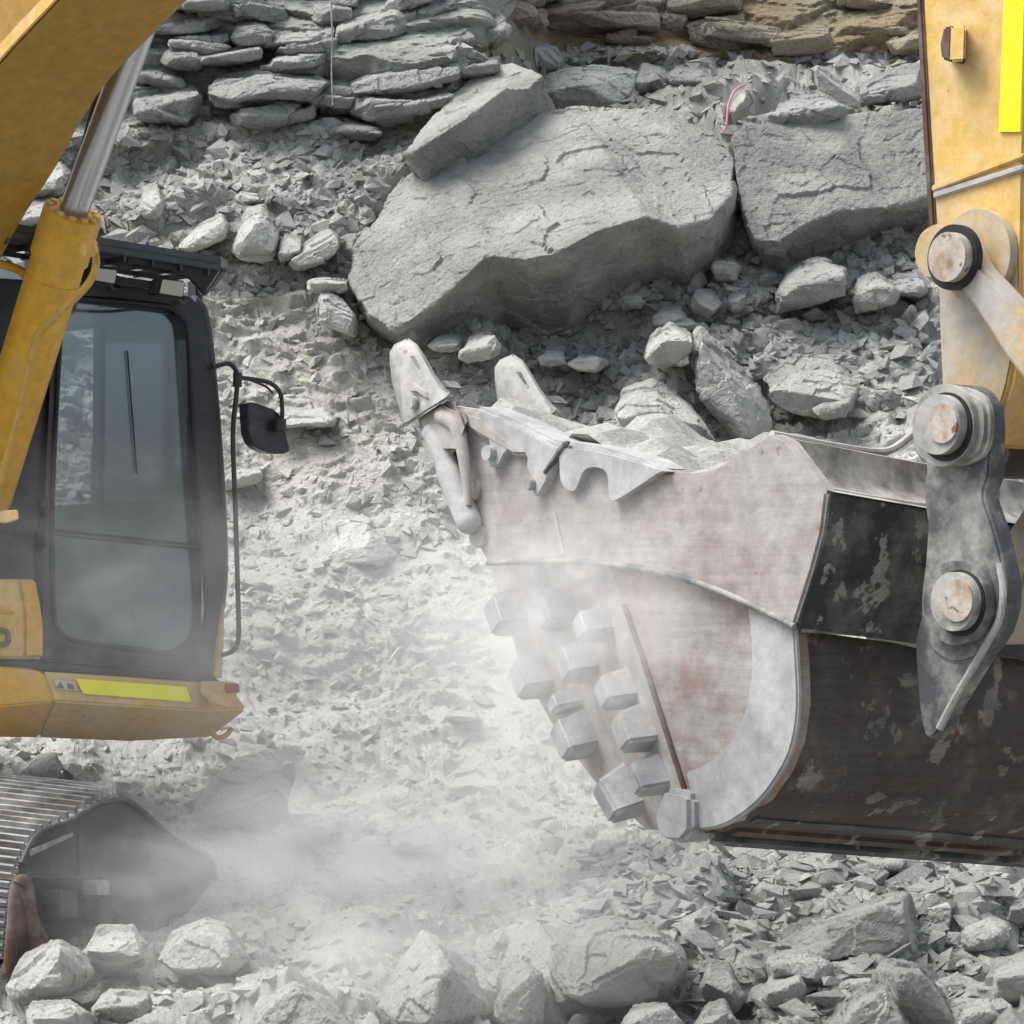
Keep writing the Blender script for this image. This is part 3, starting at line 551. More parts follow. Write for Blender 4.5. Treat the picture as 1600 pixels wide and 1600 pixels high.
# foreground rocks along the bottom
FB = [
 ('sharp grey rock in front of the track, bright on its left side', [(8, 1545), (40, 1490), (95, 1466), (132, 1490), (145, 1525), (120, 1550), (60, 1566), (15, 1562)], [(45, 1540), (92, 1480), (100, 1545)], .3, M_rock),
 ('bright cube of rock at the end of the track', [(130, 1490), (155, 1445), (205, 1448), (225, 1480), (225, 1510), (165, 1520)], [(140, 1480), (215, 1475)], .2, M_rockl),
 ('pale boulder right of the track end', [(245, 1500), (270, 1455), (320, 1435), (375, 1450), (390, 1500), (340, 1530), (270, 1520)], [(265, 1490), (330, 1465), (380, 1490)], .25, M_rockl),
 ('dusty rock at the bottom left corner', [(30, 1600), (50, 1565), (110, 1560), (150, 1590), (130, 1640), (50, 1640)], [(50, 1590), (130, 1590)], .25, M_rock),
 ('low rock between the left corner rocks', [(145, 1580), (170, 1545), (230, 1550), (240, 1580), (190, 1600)], [(155, 1578), (230, 1572)], .15, M_rockl),
 ('dusty rock with a bright left rim at the bottom', [(385, 1620), (400, 1570), (460, 1535), (520, 1560), (560, 1610), (480, 1650)], [(400, 1600), (455, 1548), (520, 1600)], .25, M_rockl),
 ('tall pointed pale boulder in the dust at the bottom', [(580, 1580), (610, 1530), (665, 1440), (700, 1455), (740, 1520), (775, 1580), (740, 1640), (610, 1640)], [(615, 1560), (675, 1490), (680, 1600)], .4, M_rockl),
 ('rounded slab right of the pointed pale boulder', [(775, 1590), (780, 1530), (820, 1500), (850, 1520), (850, 1600), (800, 1630)], [(790, 1570), (830, 1530)], .25, M_rockl),
 ('largest grey boulder of the bottom row', [(850, 1500), (880, 1450), (940, 1435), (1010, 1440), (1065, 1480), (1070, 1510), (1045, 1560), (960, 1575), (880, 1555)], [(870, 1530), (960, 1470), (1050, 1490), (1000, 1550)], .45, M_rock),
 ('round topped rock at the bottom edge below the largest grey boulder', [(965, 1610), (990, 1572), (1040, 1565), (1070, 1600), (1060, 1650), (980, 1650)], [(980, 1600), (1050, 1590)], .2, M_rock),
 ('dark dome shaped rock at the bottom edge', [(1075, 1620), (1100, 1570), (1130, 1560), (1155, 1600), (1150, 1650), (1080, 1650)], [(1090, 1600), (1140, 1590)], .2, M_rock),
 ('long wedge of rock rising to the right, with a bright upper edge', [(1180, 1490), (1290, 1440), (1385, 1392), (1425, 1392), (1445, 1500), (1380, 1520), (1240, 1520)], [(1200, 1488), (1330, 1445), (1405, 1405), (1420, 1480)], .35, M_rock),
 ('bright blocky rock right of the tip of the long wedge', [(1440, 1440), (1445, 1392), (1480, 1392), (1495, 1420), (1480, 1460), (1452, 1465)], [(1448, 1430), (1485, 1420)], .2, M_rockl),
 ('flat bright block in front of the long wedge', [(1190, 1520), (1200, 1490), (1250, 1480), (1300, 1495), (1305, 1530), (1270, 1550), (1220, 1545)], [(1198, 1510), (1250, 1505), (1295, 1510)], .25, M_rock),
 ('faceted block below the flat bright block', [(1190, 1560), (1210, 1518), (1245, 1510), (1265, 1545), (1255, 1575), (1215, 1575)], [(1200, 1552), (1250, 1540)], .2, M_rock),
 ('bright oval rock lying on the long wedge', [(1345, 1480), (1362, 1458), (1395, 1465), (1430, 1490), (1415, 1505), (1370, 1500)], [(1350, 1480), (1390, 1474), (1425, 1492)], .2, M_rockl),
 ('ridged rock crossing the bottom right, its crest running down to the right', [(1365, 1530), (1385, 1500), (1430, 1505), (1465, 1540), (1500, 1600), (1480, 1640), (1420, 1620)], [(1380, 1520), (1440, 1525), (1480, 1600)], .35, M_rock),
 ('dark faced rock left of the ridged one', [(1310, 1610), (1335, 1545), (1380, 1530), (1420, 1570), (1430, 1640), (1330, 1650)], [(1330, 1590), (1385, 1560), (1410, 1620)], .3, M_rock),
 ('small pale rock between flat block and ridged rock', [(1305, 1550), (1322, 1518), (1360, 1520), (1370, 1540), (1335, 1560)], [(1310, 1545), (1360, 1535)], .15, M_rockl),
 ('bright cube rock near the right edge', [(1500, 1480), (1505, 1440), (1545, 1428), (1580, 1440), (1578, 1480), (1530, 1492)], [(1505, 1465), (1560, 1460)], .25, M_rockl),
 ('dark block leaning at the right edge', [(1550, 1560), (1555, 1500), (1610, 1485), (1640, 1540), (1610, 1590)], [(1558, 1530), (1620, 1520)], .25, M_rock),
 ('bright rock at the bottom edge near the right corner', [(1490, 1640), (1500, 1570), (1540, 1552), (1570, 1590), (1580, 1640)], [(1505, 1590), (1555, 1585)], .25, M_rockl),
 ('dark rock at the right edge above the cube rock', [(1572, 1440), (1580, 1400), (1620, 1395), (1630, 1450), (1590, 1455)], [(1578, 1425), (1620, 1420)], .2, M_rockd),
 ('pale pillar stone just under the bucket edge', [(1358, 1370), (1362, 1330), (1400, 1325), (1425, 1330), (1400, 1372)], [(1362, 1355), (1408, 1350)], .15, M_rock),
 ('small dark stone under the bucket heel', [(1185, 1350), (1190, 1338), (1212, 1336), (1215, 1348), (1198, 1356)], [(1188, 1346), (1212, 1344)], .08, M_rock),
 ('slim stone leaning between the bottom row and the pointed boulder', [(1095, 1545), (1110, 1500), (1140, 1505), (1165, 1560), (1150, 1580), (1110, 1570)], [(1102, 1535), (1145, 1545)], .2, M_rock),
]
for (lb, ol, rd, ne, mm) in FB: boulder('rock', lb, ol, rd, ne, .64, m=mm)

# scattered rocks: copies of ten shapes
protos = []
for k in range(12):
    r = random.Random(k+50); bm = bmesh.new(); pts = []
    sx, sy, sz = 1, r.uniform(.6, 1), r.uniform(.4, .8)
    for _ in range(r.randint(9, 14)):
        v = Vector((r.gauss(0, 1), r.gauss(0, 1), r.gauss(0, 1))).normalized(); pts.append(Vector((v.x*sx, v.y*sy, v.z*sz)))
    add_hull(bm, pts); split(bm, 7, k, .6, .9); protos.append([rough_mesh(bm, 'rock', 500+k, .045, .04, mm) if mm is M_rock else None for mm in (M_rock,)][0])
def scatter(count, region, smin, smax, label, group, mm, seed, ex_=2.2):
    r = np.random.default_rng(seed); made = 0; keep = []
    while made < count:
        i = r.integers(0, ny); j = r.integers(0, nx); x, y = PX[i, j], PY[i, j]
        if not region(x, y): continue
        s = smin*(smax/smin)**(r.random()**ex_); p = T[i, j]; rad = s
        if any((p[0]-k[0])**2+(p[1]-k[1])**2+(p[2]-k[2])**2 < (.75*(rad+k[3]))**2 for k in keep): continue
        keep.append((p[0], p[1], p[2], rad))
        me = protos[r.integers(0, len(protos))]
        o = bpy.data.objects.new('rock', me); col.objects.link(o)
        o.location = Vector(p)+Vector(Nn[i, j])*s*.30; o.rotation_euler = (r.normal(0, .5), r.normal(0, .5), r.random()*6.28); o.scale = (s, s, s*r.uniform(.7, 1.1))
        if mm is not M_rock:
            o.material_slots[0].link = 'OBJECT'; o.material_slots[0].material = mm
        tag(o, label, 'rock', group); made += 1
inb = lambda x, y: inpoly(np.array([x]), np.array([y]), MAINB)[0] or inpoly(np.array([x]), np.array([y]), RIGHTB)[0]
scatter(125, lambda x, y: 860 < x < 1460 and 380 < y < 660 and y > 560-.42*(x-860) and not inb(x, y), .05, .16, 'small angular grey stone in the loose rubble below the giant boulders', 'small stones below the giant boulders', M_rock, 1, 1.2)
scatter(50, lambda x, y: 60 < x < 640 and 225 < y < 440 and not inb(x, y), .035, .11, 'small grey stone in the rubble under the bedded rock', 'small stones under the bedded rock', M_rock, 2)
scatter(60, lambda x, y: 900 < x < 1620 and 1340 < y < 1620 and y > 1620-.3*(x-700), .035, .12, 'small stone filling the gaps between the bottom right rocks', 'small stones at the bottom right', M_rock, 3)
scatter(30, lambda x, y: 0 < x < 900 and 1490 < y < 1620, .04, .13, 'small pale stone filling the gaps in the bottom left rocks', 'small stones at the bottom left', M_rockl, 4)
scatter(30, lambda x, y: 700 < x < 1440 and 70 < y < 190 and y > 95 and not inb(x, y), .03, .09, 'small bluish stone on the heap above the giant boulders', 'small stones above the giant boulders', M_rockd, 5)
# loose chips: uncountable
def chips(name, count, region, smin, smax, mm, seed, label, ex_=2.4):
    r = np.random.default_rng(seed); V_ = []; C_ = []; F_ = []; nb = 0
    base = np.array([[1, 0, 0], [-1, 0, 0], [0, 1, 0], [0, -1, 0], [0, 0, 1], [0, 0, -1], [.6, .6, .5], [-.6, .5, -.5]], float)
    # convex chips of eight points
    shapes = []
    for k in range(30):
        bm = bmesh.new(); pp = [Vector(v)*r.uniform(.6, 1.1)+Vector(r.normal(0, .22, 3)) for v in base]; add_hull(bm, pp)
        bm.verts.index_update(); shapes.append((np.array([v.co[:] for v in bm.verts]), [tuple(v.index for v in f.verts) for f in bm.faces])); bm.free()
    while nb < count:
        i = r.integers(1, ny-1); j = r.integers(1, nx-1)
        if not region(PX[i, j], PY[i, j]): continue
        s = smin*(smax/smin)**(r.random()**ex_); vs_, fs = shapes[r.integers(0, 30)]
        R_ = np.array(Vector((0, 0, 1)).rotation_difference(Vector(Nn[i, j])).to_matrix() @ Matrix.Rotation(r.normal(0, .3), 3, 'X') @ Matrix.Rotation(r.normal(0, .3), 3, 'Y') @ Matrix.Rotation(r.random()*6.28, 3, 'Z'))
        v = (vs_*np.array([1, r.uniform(.5, .9), r.uniform(.3, .6)])*s) @ R_.T + T[i, j]+Nn[i, j]*s*r.uniform(-.22, .06)
        o = len(V_)and sum(len(a) for a in V_[-1:]) ; off = chips.n; V_.append(v); C_.append(np.full(len(v), r.uniform(.82, 1.12))); F_ += [tuple(q_+off for q_ in f) for f in fs]; chips.n += len(v); nb += 1
    me = bpy.data.meshes.new(name); me.from_pydata(np.concatenate(V_).tolist(), [], F_); me.materials.append(mm); me.update(); chips.n = 0; me.shade_flat()
    cc = np.concatenate(C_); a_ = me.color_attributes.new('tint', 'FLOAT_COLOR', 'POINT'); a_.data.foreach_set('color', np.stack([cc, cc, cc, cc*0+1], -1).reshape(-1).astype(np.float32))
    o = bpy.data.objects.new(name, me); col.objects.link(o); return tag(o, label, kind='stuff')
chips.n = 0
chips('gravel', 19000, lambda x, y: -20 < x < 1620 and 420 < y < 1620 and not inb(x, y), .009, .085, M_chip, 21, 'loose pale gravel chips strewn over the slope', 2.05)
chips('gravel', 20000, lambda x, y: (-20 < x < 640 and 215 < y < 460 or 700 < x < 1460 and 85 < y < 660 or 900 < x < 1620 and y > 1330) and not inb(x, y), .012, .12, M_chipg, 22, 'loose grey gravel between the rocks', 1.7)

# pink detonator wire and the cord hanging over the ledges
w1 = tube('detonator_wire', [P(1165, 132, 20.9), P(1148, 142, 20.8), P(1138, 165, 20.75), P(1135, 195, 20.7), P(1128, 208, 20.7)], .008, M_wire, None, 6)
tag(w1, 'thin pink detonator wire hanging in the gap between the giant boulders', 'wire')
w2 = tube('hanging_cord', [P(517, 0, 21.2), P(519, 60, 21.1), P(518, 110, 21.05), P(520, 165, 21.0)], .006, M_rockd, None, 6)
tag(w2, 'thin grey cord hanging down over the bedded rock', 'cord')

# ------------------------------------------------------------------ the excavator
ex = empty('excavator', P(-300, 1500, 15.5), 'yellow tracked excavator with black cab and large dusty rock bucket', 'excavator')
def SP_(pts, k=0): return [S(x, y, k) for x, y in pts]
def FP_(pts, k=0): return [Fr(x, y, k) for x, y in pts]
def holder(name):
    o = bpy.data.objects.new(name, None); col.objects.link(o); o.parent = ex; return o
# boom: side profile in the boom plane, swept over its width
low = [(660, -560), (430, -370), (290, -230), (180, -95), (90, 0), (0, 97), (-45, 165), (-90, 250), (-150, 350), (-230, 520), (-330, 760)]
low = spline2(low, 4)
lowP = SP_(low); BH = []
for i, p in enumerate(lowP):
    t = (lowP[min(i+1, len(lowP)-1)]-lowP[max(i-1, 0)]).normalized(); nrm = t.cross(W)
    if nrm.z < 0: nrm = -nrm
    BH.append(p+nrm*(.62 if i < len(lowP)*.8 else .5))
arch = [P(900, -640, 10.4), P(1250, -560, 9.3), P(1480, -470, 8.8), P(1480, -330, 8.8), P(1240, -400, 9.3), P(940, -430, 10.4)]
boom = prism('boom', lowP+BH[::-1], W*.55, M_boomshade, ex, .012)
# flange along the lower edge of the near side
bm = bmesh.new()
for i in range(len(lowP)-1):
    a, b_ = lowP[i], lowP[i+1]; n1 = (BH[i]-a).normalized()*.055; n2 = (BH[i+1]-b_).normalized()*.055
    add_prism(bm, [a+n1*.02, b_+n2*.02, b_+n2, a+n1], -W*.012)
finish(bm, 'flange', M_yels, boom, 40)
pr = [S(430, -370, 0), S(660, -560, 0)]
# upper boom, out of the picture, carries the stick
e0 = (lowP[0]+BH[0])/2; e1 = S(1560, -900, 0); nn = (e1-e0).normalized().cross(W)*.26
prism('boom_front', [e0+nn, e1+nn*.9, e1-nn*.9, e0-nn], W*.5, M_boomshade, ex, .012)
# lift cylinder on the far side of the boom
cy = holder('lift_cylinder'); k = .72
ca_, cb_ = S(112, 338, k), S(-95, 1010, k); axd = (cb_-ca_).normalized()
ctop = S(232, 8, k); rodup = (ctop-ca_).normalized()
tube('rod', [ca_-axd*.0, ca_+rodup*2.6], .066, M_chrome, cy, 32, False)
cyl('barrel', ca_+axd*.05, axd, .122, 2.9, M_yel, cy, 48)
cyl('gland', ca_-axd*.02, axd, .132, .22, M_yel, cy, 48)
bm = bmesh.new()
xx = axd.cross(Vector((0, 0, 1))).normalized(); yy = axd.cross(xx)
for i in range(12):
    a = i*math.pi/6; c = ca_-axd*.035+(xx*math.cos(a)+yy*math.sin(a))*.105
    add_tube(bm, [c, c+axd*.03], .017, 6)
finish(bm, 'bolts', M_yels, cy, 30)
cyl('weld_ring', ca_+axd*.30, axd, .126, .012, M_yel, cy, 48)
v0 = -F*.0-W*.0
side = (ray(118, 400).cross(axd)).normalized()
if side.x < 0: side = -side
tow = -ray(112, 500).normalized()
pp = [(148, 392), (150, 415), (140, 440), (118, 465), (82, 500), (62, 520), (52, 548), (38, 610), (18, 690), (-10, 780), (-60, 930)]
tube('oil_pipe', [S(x, y, k-.14 if i > 2 else k-.11) for i, (x, y) in enumerate(pp)], .017, M_yel2, cy, 12)
hull('pipe_block', [S(x, y, k-q_) for x, y in ((124, 374), (152, 374), (156, 398), (128, 400)) for q_ in (.05, .17)], M_yels, cy, .008)
cyl('pipe_nut', S(146, 392, k-.16), -W, .028, .05, M_yels, cy, 6, .003)
hull('clamp', [S(x, y, k-q_) for x, y in ((-20, 800), (28, 796), (30, 812), (10, 818), (-20, 815)) for q_ in (.0, .16)], M_yels, cy, .006)
# rusty smaller line running beside the rod
tube('side_pipe', [S(108, 330, k-.03), S(130, 240, k-.03), S(150, 165, k-.03), S(170, 110, k-.02), S(185, 70, k)], .020, M_rust, cy, 10)

# ---- cab
cab = holder('cab')
outl = [(66, 1032), (70, 780), (84, 470), (98, 438), (200, 448), (285, 461), (303, 470), (316, 490), (326, 560), (338, 700), (346, 820), (348, 900), (341, 965), (334, 1056)]
outl = outl[:3]+spline2(outl[3:11], 3)+outl[11:]
win = [(92, 985), (84, 950), (82, 780), (96, 500), (104, 470), (125, 466), (200, 472), (255, 478), (272, 484), (286, 498), (293, 520), (299, 620), (312, 820), (322, 940), (318, 985), (308, 1005), (285, 1018), (260, 1020), (180, 1010), (115, 1000)]
winS = spline2(win+[win[0]], 3)[:-1]
def ringface(name, outer, inner, k0, k1, m, par, bev=.01):
    """plate with an opening: outer and inner outlines joined, given thickness"""
    c = (sum(p[0] for p in inner)/len(inner), sum(p[1] for p in inner)/len(inner)); N = 96
    def cast(poly, a):
        dx, dy = math.cos(a), math.sin(a); best = None
        for i in range(len(poly)):
            x1, y1 = poly[i][0]-c[0], poly[i][1]-c[1]; x2, y2 = poly[(i+1) % len(poly)][0]-c[0], poly[(i+1) % len(poly)][1]-c[1]
            den = dx*(y2-y1)-dy*(x2-x1)
            if abs(den) < 1e-9: continue
            t = (x1*(y2-y1)-y1*(x2-x1))/den; u = (x1*dy-y1*dx)/den
            if t > 0 and -1e-6 <= u <= 1+1e-6 and (best is None or t > best): best = t
        return (c[0]+dx*best, c[1]+dy*best)
    angs = sorted(set([2*math.pi*i/N for i in range(N)]+[math.atan2(y-c[1], x-c[0]) % (2*math.pi) for x, y in outer+inner]))
    O = [cast(outer, a) for a in angs]; I = [cast(inner, a) for a in angs]; n = len(angs); bm = bmesh.new()
    V = [[bm.verts.new(Fr(x, y, kk)) for x, y in L] for L, kk in ((O, k1), (I, k1), (O, k0), (I, k0))]
    for i in range(n):
        j = (i+1) % n
        bm.faces.new((V[0][i], V[0][j], V[1][j], V[1][i])); bm.faces.new((V[2][i], V[3][i], V[3][j], V[2][j]))
        bm.faces.new((V[0][i], V[2][i], V[2][j], V[0][j])); bm.faces.new((V[1][i], V[1][j], V[3][j], V[3][i]))
    return finish(bm, name, m, par, 40)
ff = ringface('front_frame', outl, winS, -.10, .0, M_black, cab)
# inner sealing lip, set proud
bm = bmesh.new(); lp = [Fr(x, y, .004) for x, y in winS]; add_tube(bm, lp+[lp[0]], .012, 8); finish(bm, 'window_seal', M_rub, ff, 60)
glass = prism('windscreen', [Fr(x, y, -.045) for x, y in winS], -F*.006, M_glass, cab, 0)
bm = bmesh.new()
add_tube(bm, [Fr(84, 828, -.035), Fr(180, 838, -.035), Fr(312, 852, -.035)], .007, 8); add_tube(bm, [Fr(84, 835, -.035), Fr(180, 845, -.035), Fr(312, 858, -.035)], .005, 8)
finish(bm, 'crossbar', M_tube, glass, 60)
tube('wiper', [Fr(214, 740, -.035), Fr(206, 640, -.035), Fr(199, 548, -.035)], .0045, M_tube, glass, 8)
# corner post at the outer side, rounded
tube('corner_post', [Fr(x, y, -.055) for x, y in ((296, 474), (310, 492), (320, 560), (332, 700), (339, 820), (340, 900), (333, 970), (326, 1050))], .050, M_black, cab, 16)
# cab shell: far wall, back wall, roof, floor, near wall with a door window
def Q(x, y, k): return Fr(x, y, 0)+F*k
def plate(name, pts, vec, m, bev=.01, par=None, label=None): return prism(name, pts, vec, m, par or cab, bev, label)
Lb, Lt, Rb, Rt = Fr(66, 1032), Fr(84, 436), Fr(334, 1056), Fr(316, 470)
bk = -F*1.75
plate('floor', [Lb, Rb, Rb+bk, Lb+bk], Z*.08, M_int)
plate('rear_wall', [Lb+bk, Rb+bk, Rb+bk+Z*.75, Lb+bk+Z*.75], F*.05, M_int)
plate('roof', [Fr(84, 440, -.02), Fr(298, 468, -.02), Fr(298, 468, -.02)+bk, Fr(84, 440, -.02)+bk], -Z*.08, M_black)
for (q0, nm) in ((Lb, 'near_wall'), (Rb-W*.04, 'far_wall')):
    h_ = .85 if nm == 'far_wall' else 1.0
    plate(nm, [q0-F*.1, q0+bk, q0+bk+Z*h_, q0-F*.1+Z*h_], W*.04, M_black)
    for kk in (.1, .95, 1.68): plate('pillar', [q0-F*kk, q0-F*(kk+.08), q0-F*(kk+.08)+Z*1.9, q0-F*kk+Z*1.9], W*.04, M_black, .006)
    pw = [q0-F*.18+Z*h_, q0-F*.95+Z*h_, q0-F*.95+Z*1.85, q0-F*.18+Z*1.85]
    plate('side_window', [p+W*.015 for p in pw], W*.006, M_glass, 0)
# outer right-hand side panels left of the windscreen
plate('side_panel', [Fr(66, 1032)-W*.03-F*.02, Fr(66, 1032)-W*.03-F*1.7, Fr(66, 1032)-W*.03-F*1.7+Z*.6, Fr(66, 1032)-W*.03-F*.02+Z*.6], W*.02, M_black)
for yy_ in (786, 862): cyl('hinge_bolt', Fr(66, yy_, .0), F, .016, .02, M_tube, cab, 10, .003)
# seat and interior
st = plate('seat', [Fr(140, 985, -.75), Fr(235, 995, -.75), Fr(235, 995, -1.2), Fr(140, 985, -1.2)], Z*.14, M_seat, .04)
plate('seat_back', [Fr(150, 975, -1.15), Fr(250, 980, -1.15), Fr(240, 700, -1.25), Fr(225, 640, -1.25), Fr(175, 640, -1.25), Fr(155, 700, -1.25)], -F*.12, M_seat, .04)
plate('console', [Fr(240, 1010, -.35), Fr(300, 1015, -.35), Fr(300, 870, -.45), Fr(245, 865, -.45)], -F*.5, M_int, .03)
plate('pedal_plate', [Fr(205, 955, -.2), Fr(262, 955, -.2), Fr(252, 995, -.14), Fr(235, 1005, -.12), Fr(215, 992, -.14)], -F*.02, M_seat, .004)
prism('rain_visor', [Fr(x, y, -.10) for x, y in spline2([(155, 474), (162, 488), (180, 497), (205, 502), (222, 496), (235, 484), (238, 476)], 3)], -F*.12, M_redd, cab, .01)
# roof guard
rg = holder('roof_guard')
gf = .42
tl, trr = Fr(-60, 348, gf), Fr(346, 413, gf)
plate('top_plate', [tl, trr, trr-F*.42, tl-F*.42], Z*.035, M_blk2, .004, rg)
plate('front_rail', [tl, trr, trr-Z*.03, tl-Z*.03], -F*.03, M_blk2, .004, rg)
gus = plate('end_gusset', [Fr(346, 418, gf), Fr(346, 418, gf)-Z*.02, Fr(328, 448, .22), Fr(314, 462, .1), Fr(300, 440, -.1), Fr(278, 424, -.4), Fr(300, 414, -.4)], W*.03, M_blk2, .004, rg)
for i in range(9):
    u = (i+.5)/9; a_ = tl.lerp(trr, u)-Z*.03
    plate('slat', [a_, a_-F*.40, a_-F*.40-Z*.03, a_-Z*.03], W*.012, M_blk2, .002, rg)
for kk in (.15, .36): plate('cross_rail', [tl-F*kk-Z*.032, trr-F*kk-Z*.032, trr-F*kk-Z*.055, tl-F*kk-Z*.055], -F*.02, M_blk2, .003, rg)
plate('bracket', [Fr(150, 418, .05), Fr(190, 432, .05), Fr(285, 446, .05), Fr(285, 456, .05), Fr(190, 446, .05), Fr(140, 436, .05)], -F*.04, M_blk2, .004, rg)
for (x0, y0, x1, y1) in ((144, 416, 185, 446), (249, 434, 291, 467)):
    a_ = [(x0+2, y0), (x1, y0+5), (x1-4, y1), (x0-4, y1-7)]
    wl_ = prism('work_lamp', FP_(a_, .46), -F*.09, M_rub, cab, .008)
    c_ = (sum(p[0] for p in a_)/4, sum(p[1] for p in a_)/4)
    prism('lens', [Fr(c_[0]+(x-c_[0])*.84, c_[1]+(y-c_[1])*.82, .463) for x, y in a_], F*.008, M_lens, wl_, .003)
    tube('lamp_bracket', [Fr(c_[0]+8, y1-6, .42), Fr(c_[0]+14, y1+5, .25), Fr(c_[0]+24, y1+4, .02)], .008, M_rub, wl_, 8)
# roof edge, dusty brown at the corner
plate('roof_edge', [Fr(84, 436, .02), Fr(200, 447, .02), Fr(286, 460, .02), Fr(286, 476, .02), Fr(200, 466, .02), Fr(84, 458, .02)], -F*.12, M_black, .01)
# handrail and mirror
hr = tube('handrail', [Fr(333, 574, .02), Fr(355, 568, .04), Fr(367, 576, .05), Fr(371, 592, .05), Fr(369, 620, .05), Fr(364, 680, .05), Fr(368, 800, .05), Fr(371, 900, .05), Fr(373, 985, .05), Fr(371, 1005, .05), Fr(362, 1018, .04), Fr(345, 1024, .02)], .012, M_tube, cab, 10)
cyl('clamp', Fr(370, 606, .05), -Z, .024, .10, M_tube, hr, 12) if False else None
cl = S
mr = holder('mirror'); mr.parent = ex
cyl('clamp', Fr(371, 582, .05), -Z, .022, .07, M_tube, mr, 10)
tube('mirror_arm', [Fr(374, 590, .05), Fr(405, 594, .06), Fr(425, 600, .08), Fr(438, 615, .08), Fr(441, 640, .08), Fr(440, 660, .08)], .011, M_tube, mr, 10)
tube('brace', [Fr(392, 594, .06), Fr(415, 604, .06), Fr(426, 614, .06)], .006, M_tube, mr, 8)
mh = spline2([(386, 632), (392, 628), (415, 635), (438, 648), (450, 690), (452, 706), (430, 709), (402, 700), (389, 678), (386, 632)], 2)[:-1]
mh = prism('mirror_head', FP_(mh, .06), -F*.07, M_black, mr, .015)
cyl('pivot', Fr(438, 655, .10), -Z, .03, .06, M_tube, mr, 10)
# ---- platform
plate('end_plate', [Fr(x, y, .40) for x, y in ((347, 415), (333, 438), (318, 459), (308, 446), (296, 434), (270, 424), (200, 410), (200, 402))], -F*.02, M_rub, .003, rg)
pf = holder('platform')
hull('front_beam', [Fr(x, y, kk) for x, y, kk in ((67, 1050, .20), (345, 1070, .20), (84, 1096, .22), (318, 1111, .22), (385, 1108, .10), (376, 1094, .05), (60, 1152, -.15), (205, 1158, -.15), (330, 1151, -.12), (66, 1046, -.4), (345, 1062, -.4), (60, 1150, -.5), (330, 1140, -.5))], M_yels, pf, .010)
hull('side_beam', [p+d_ for p in (Fr(50, 1045, .12), Fr(67, 1050, .20), Fr(84, 1096, .22), Fr(52, 1122, .10), Fr(60, 1152, -.1)) for d_ in (Vector(), )]+[Fr(50, 1045, .1)-F*1.6-W*.0, Fr(52, 1120, .1)-F*1.6, Fr(66, 1046, 0)-F*1.6, Fr(60, 1150, 0)-F*1.6]+[Fr(-140, 1030, .1), Fr(-140, 1118, .1), Fr(-140, 1150, -.1)], M_yel, pf, .008)
plate('tape', [Fr(x, y, .222) for x, y in ((118, 1060), (290, 1073), (299, 1097), (129, 1084))], F*.006, M_tape, .001, pf, 'fluorescent yellow reflective strip')
lb_ = plate('warning_label', [Fr(x, y, .219) for x, y in ((84, 1062), (116, 1066), (121, 1079), (90, 1077))], F*.004, M_white, .0, pf)
plate('label_print', [Fr(x, y, .2235) for x, y in ((88, 1075), (94, 1065), (101, 1076))], F*.002, M_ink, .0, lb_)
plate('label_print', [Fr(x, y, .2235) for x, y in ((104, 1067), (114, 1069), (117, 1077), (106, 1076))], F*.002, M_ink, .0, lb_)
hull('end_bracket', [Fr(x, y, kk) for x, y, kk in ((313, 1064, .22), (350, 1066, .30), (312, 1082, .26), (330, 1100, .36), (357, 1108, .34), (372, 1088, .30), (347, 1064, .1), (372, 1066, .2), (330, 1100, .2))], M_yels, pf, .008)
plate('side_reflector', [Fr(x, y, .345) for x, y in ((350, 1068), (372, 1068), (373, 1082), (352, 1084))], F*.012, M_red, .003, pf)
tube('step_hook', [Fr(330, 1140, .0), Fr(338, 1152, .02), Fr(352, 1150, .04), Fr(362, 1138, .04)], .013, M_yels, pf, 8)
plate('front_post', [Fr(x, y, .02) for x, y in ((349, 955), (341, 1000), (335, 1056), (347, 1060), (350, 1000), (351, 940))], -F*.05, M_yels, .004, pf)
plate('black_sill', [Fr(x, y, .10) for x, y in ((-140, 1028), (60, 1034), (95, 1038), (335, 1056), (345, 1066), (66, 1046), (-140, 1042))], -F*.8, M_rub, .004, pf)
# yellow side cover with part of a figure and a label
sc = plate('side_cover', [Fr(x, y, .06) for x, y in ((-140, 905), (55, 905), (62, 935), (68, 975), (69, 1030), (-140, 1030))], -F*.5, M_yels, .012, pf)
plate('cover_rib', [Fr(x, y, .062) for x, y in ((30, 907), (54, 907), (60, 936), (66, 976), (66, 1026), (38, 1026), (38, 960))], F*.012, M_yel, .006, sc)
bm = bmesh.new(); add_tube(bm, smoothpath([Fr(x, y, .068) for x, y in ((-14, 984), (6, 985), (12, 990), (13, 1002), (5, 1007), (-14, 1006))], 4), .012, 8); finish(bm, 'model_figure', M_ink, sc, 60)
bm = bmesh.new(); add_tube(bm, [Fr(-20, 956, .066), Fr(22, 957, .066)], .006, 8); finish(bm, 'pressed_line', M_yel, sc, 60)
plate('data_label', [Fr(x, y, .155) for x, y in ((-40, 1050), (31, 1050), (30, 1078), (12, 1081), (-40, 1080))], F*.006, M_white, .0, pf)
plate('rail', [Fr(x, y, .02) for x, y in ((-140, 843), (47, 842), (47, 848), (-140, 850))], -F*.02, M_tube, .002, cab)
tube('hand_hoop', [Fr(-60, 400, .3), Fr(-20, 408, .3), Fr(20, 418, .3), Fr(40, 432, .3), Fr(48, 470, .3), Fr(48, 560, .25)], .02, M_yel, pf, 10)
plate('engine_hood', [Fr(-190, 430, .1), Fr(-30, 430, .1), Fr(-30, 1030, .1), Fr(-190, 1030, .1)], -F*1.6, M_black, .03, pf)
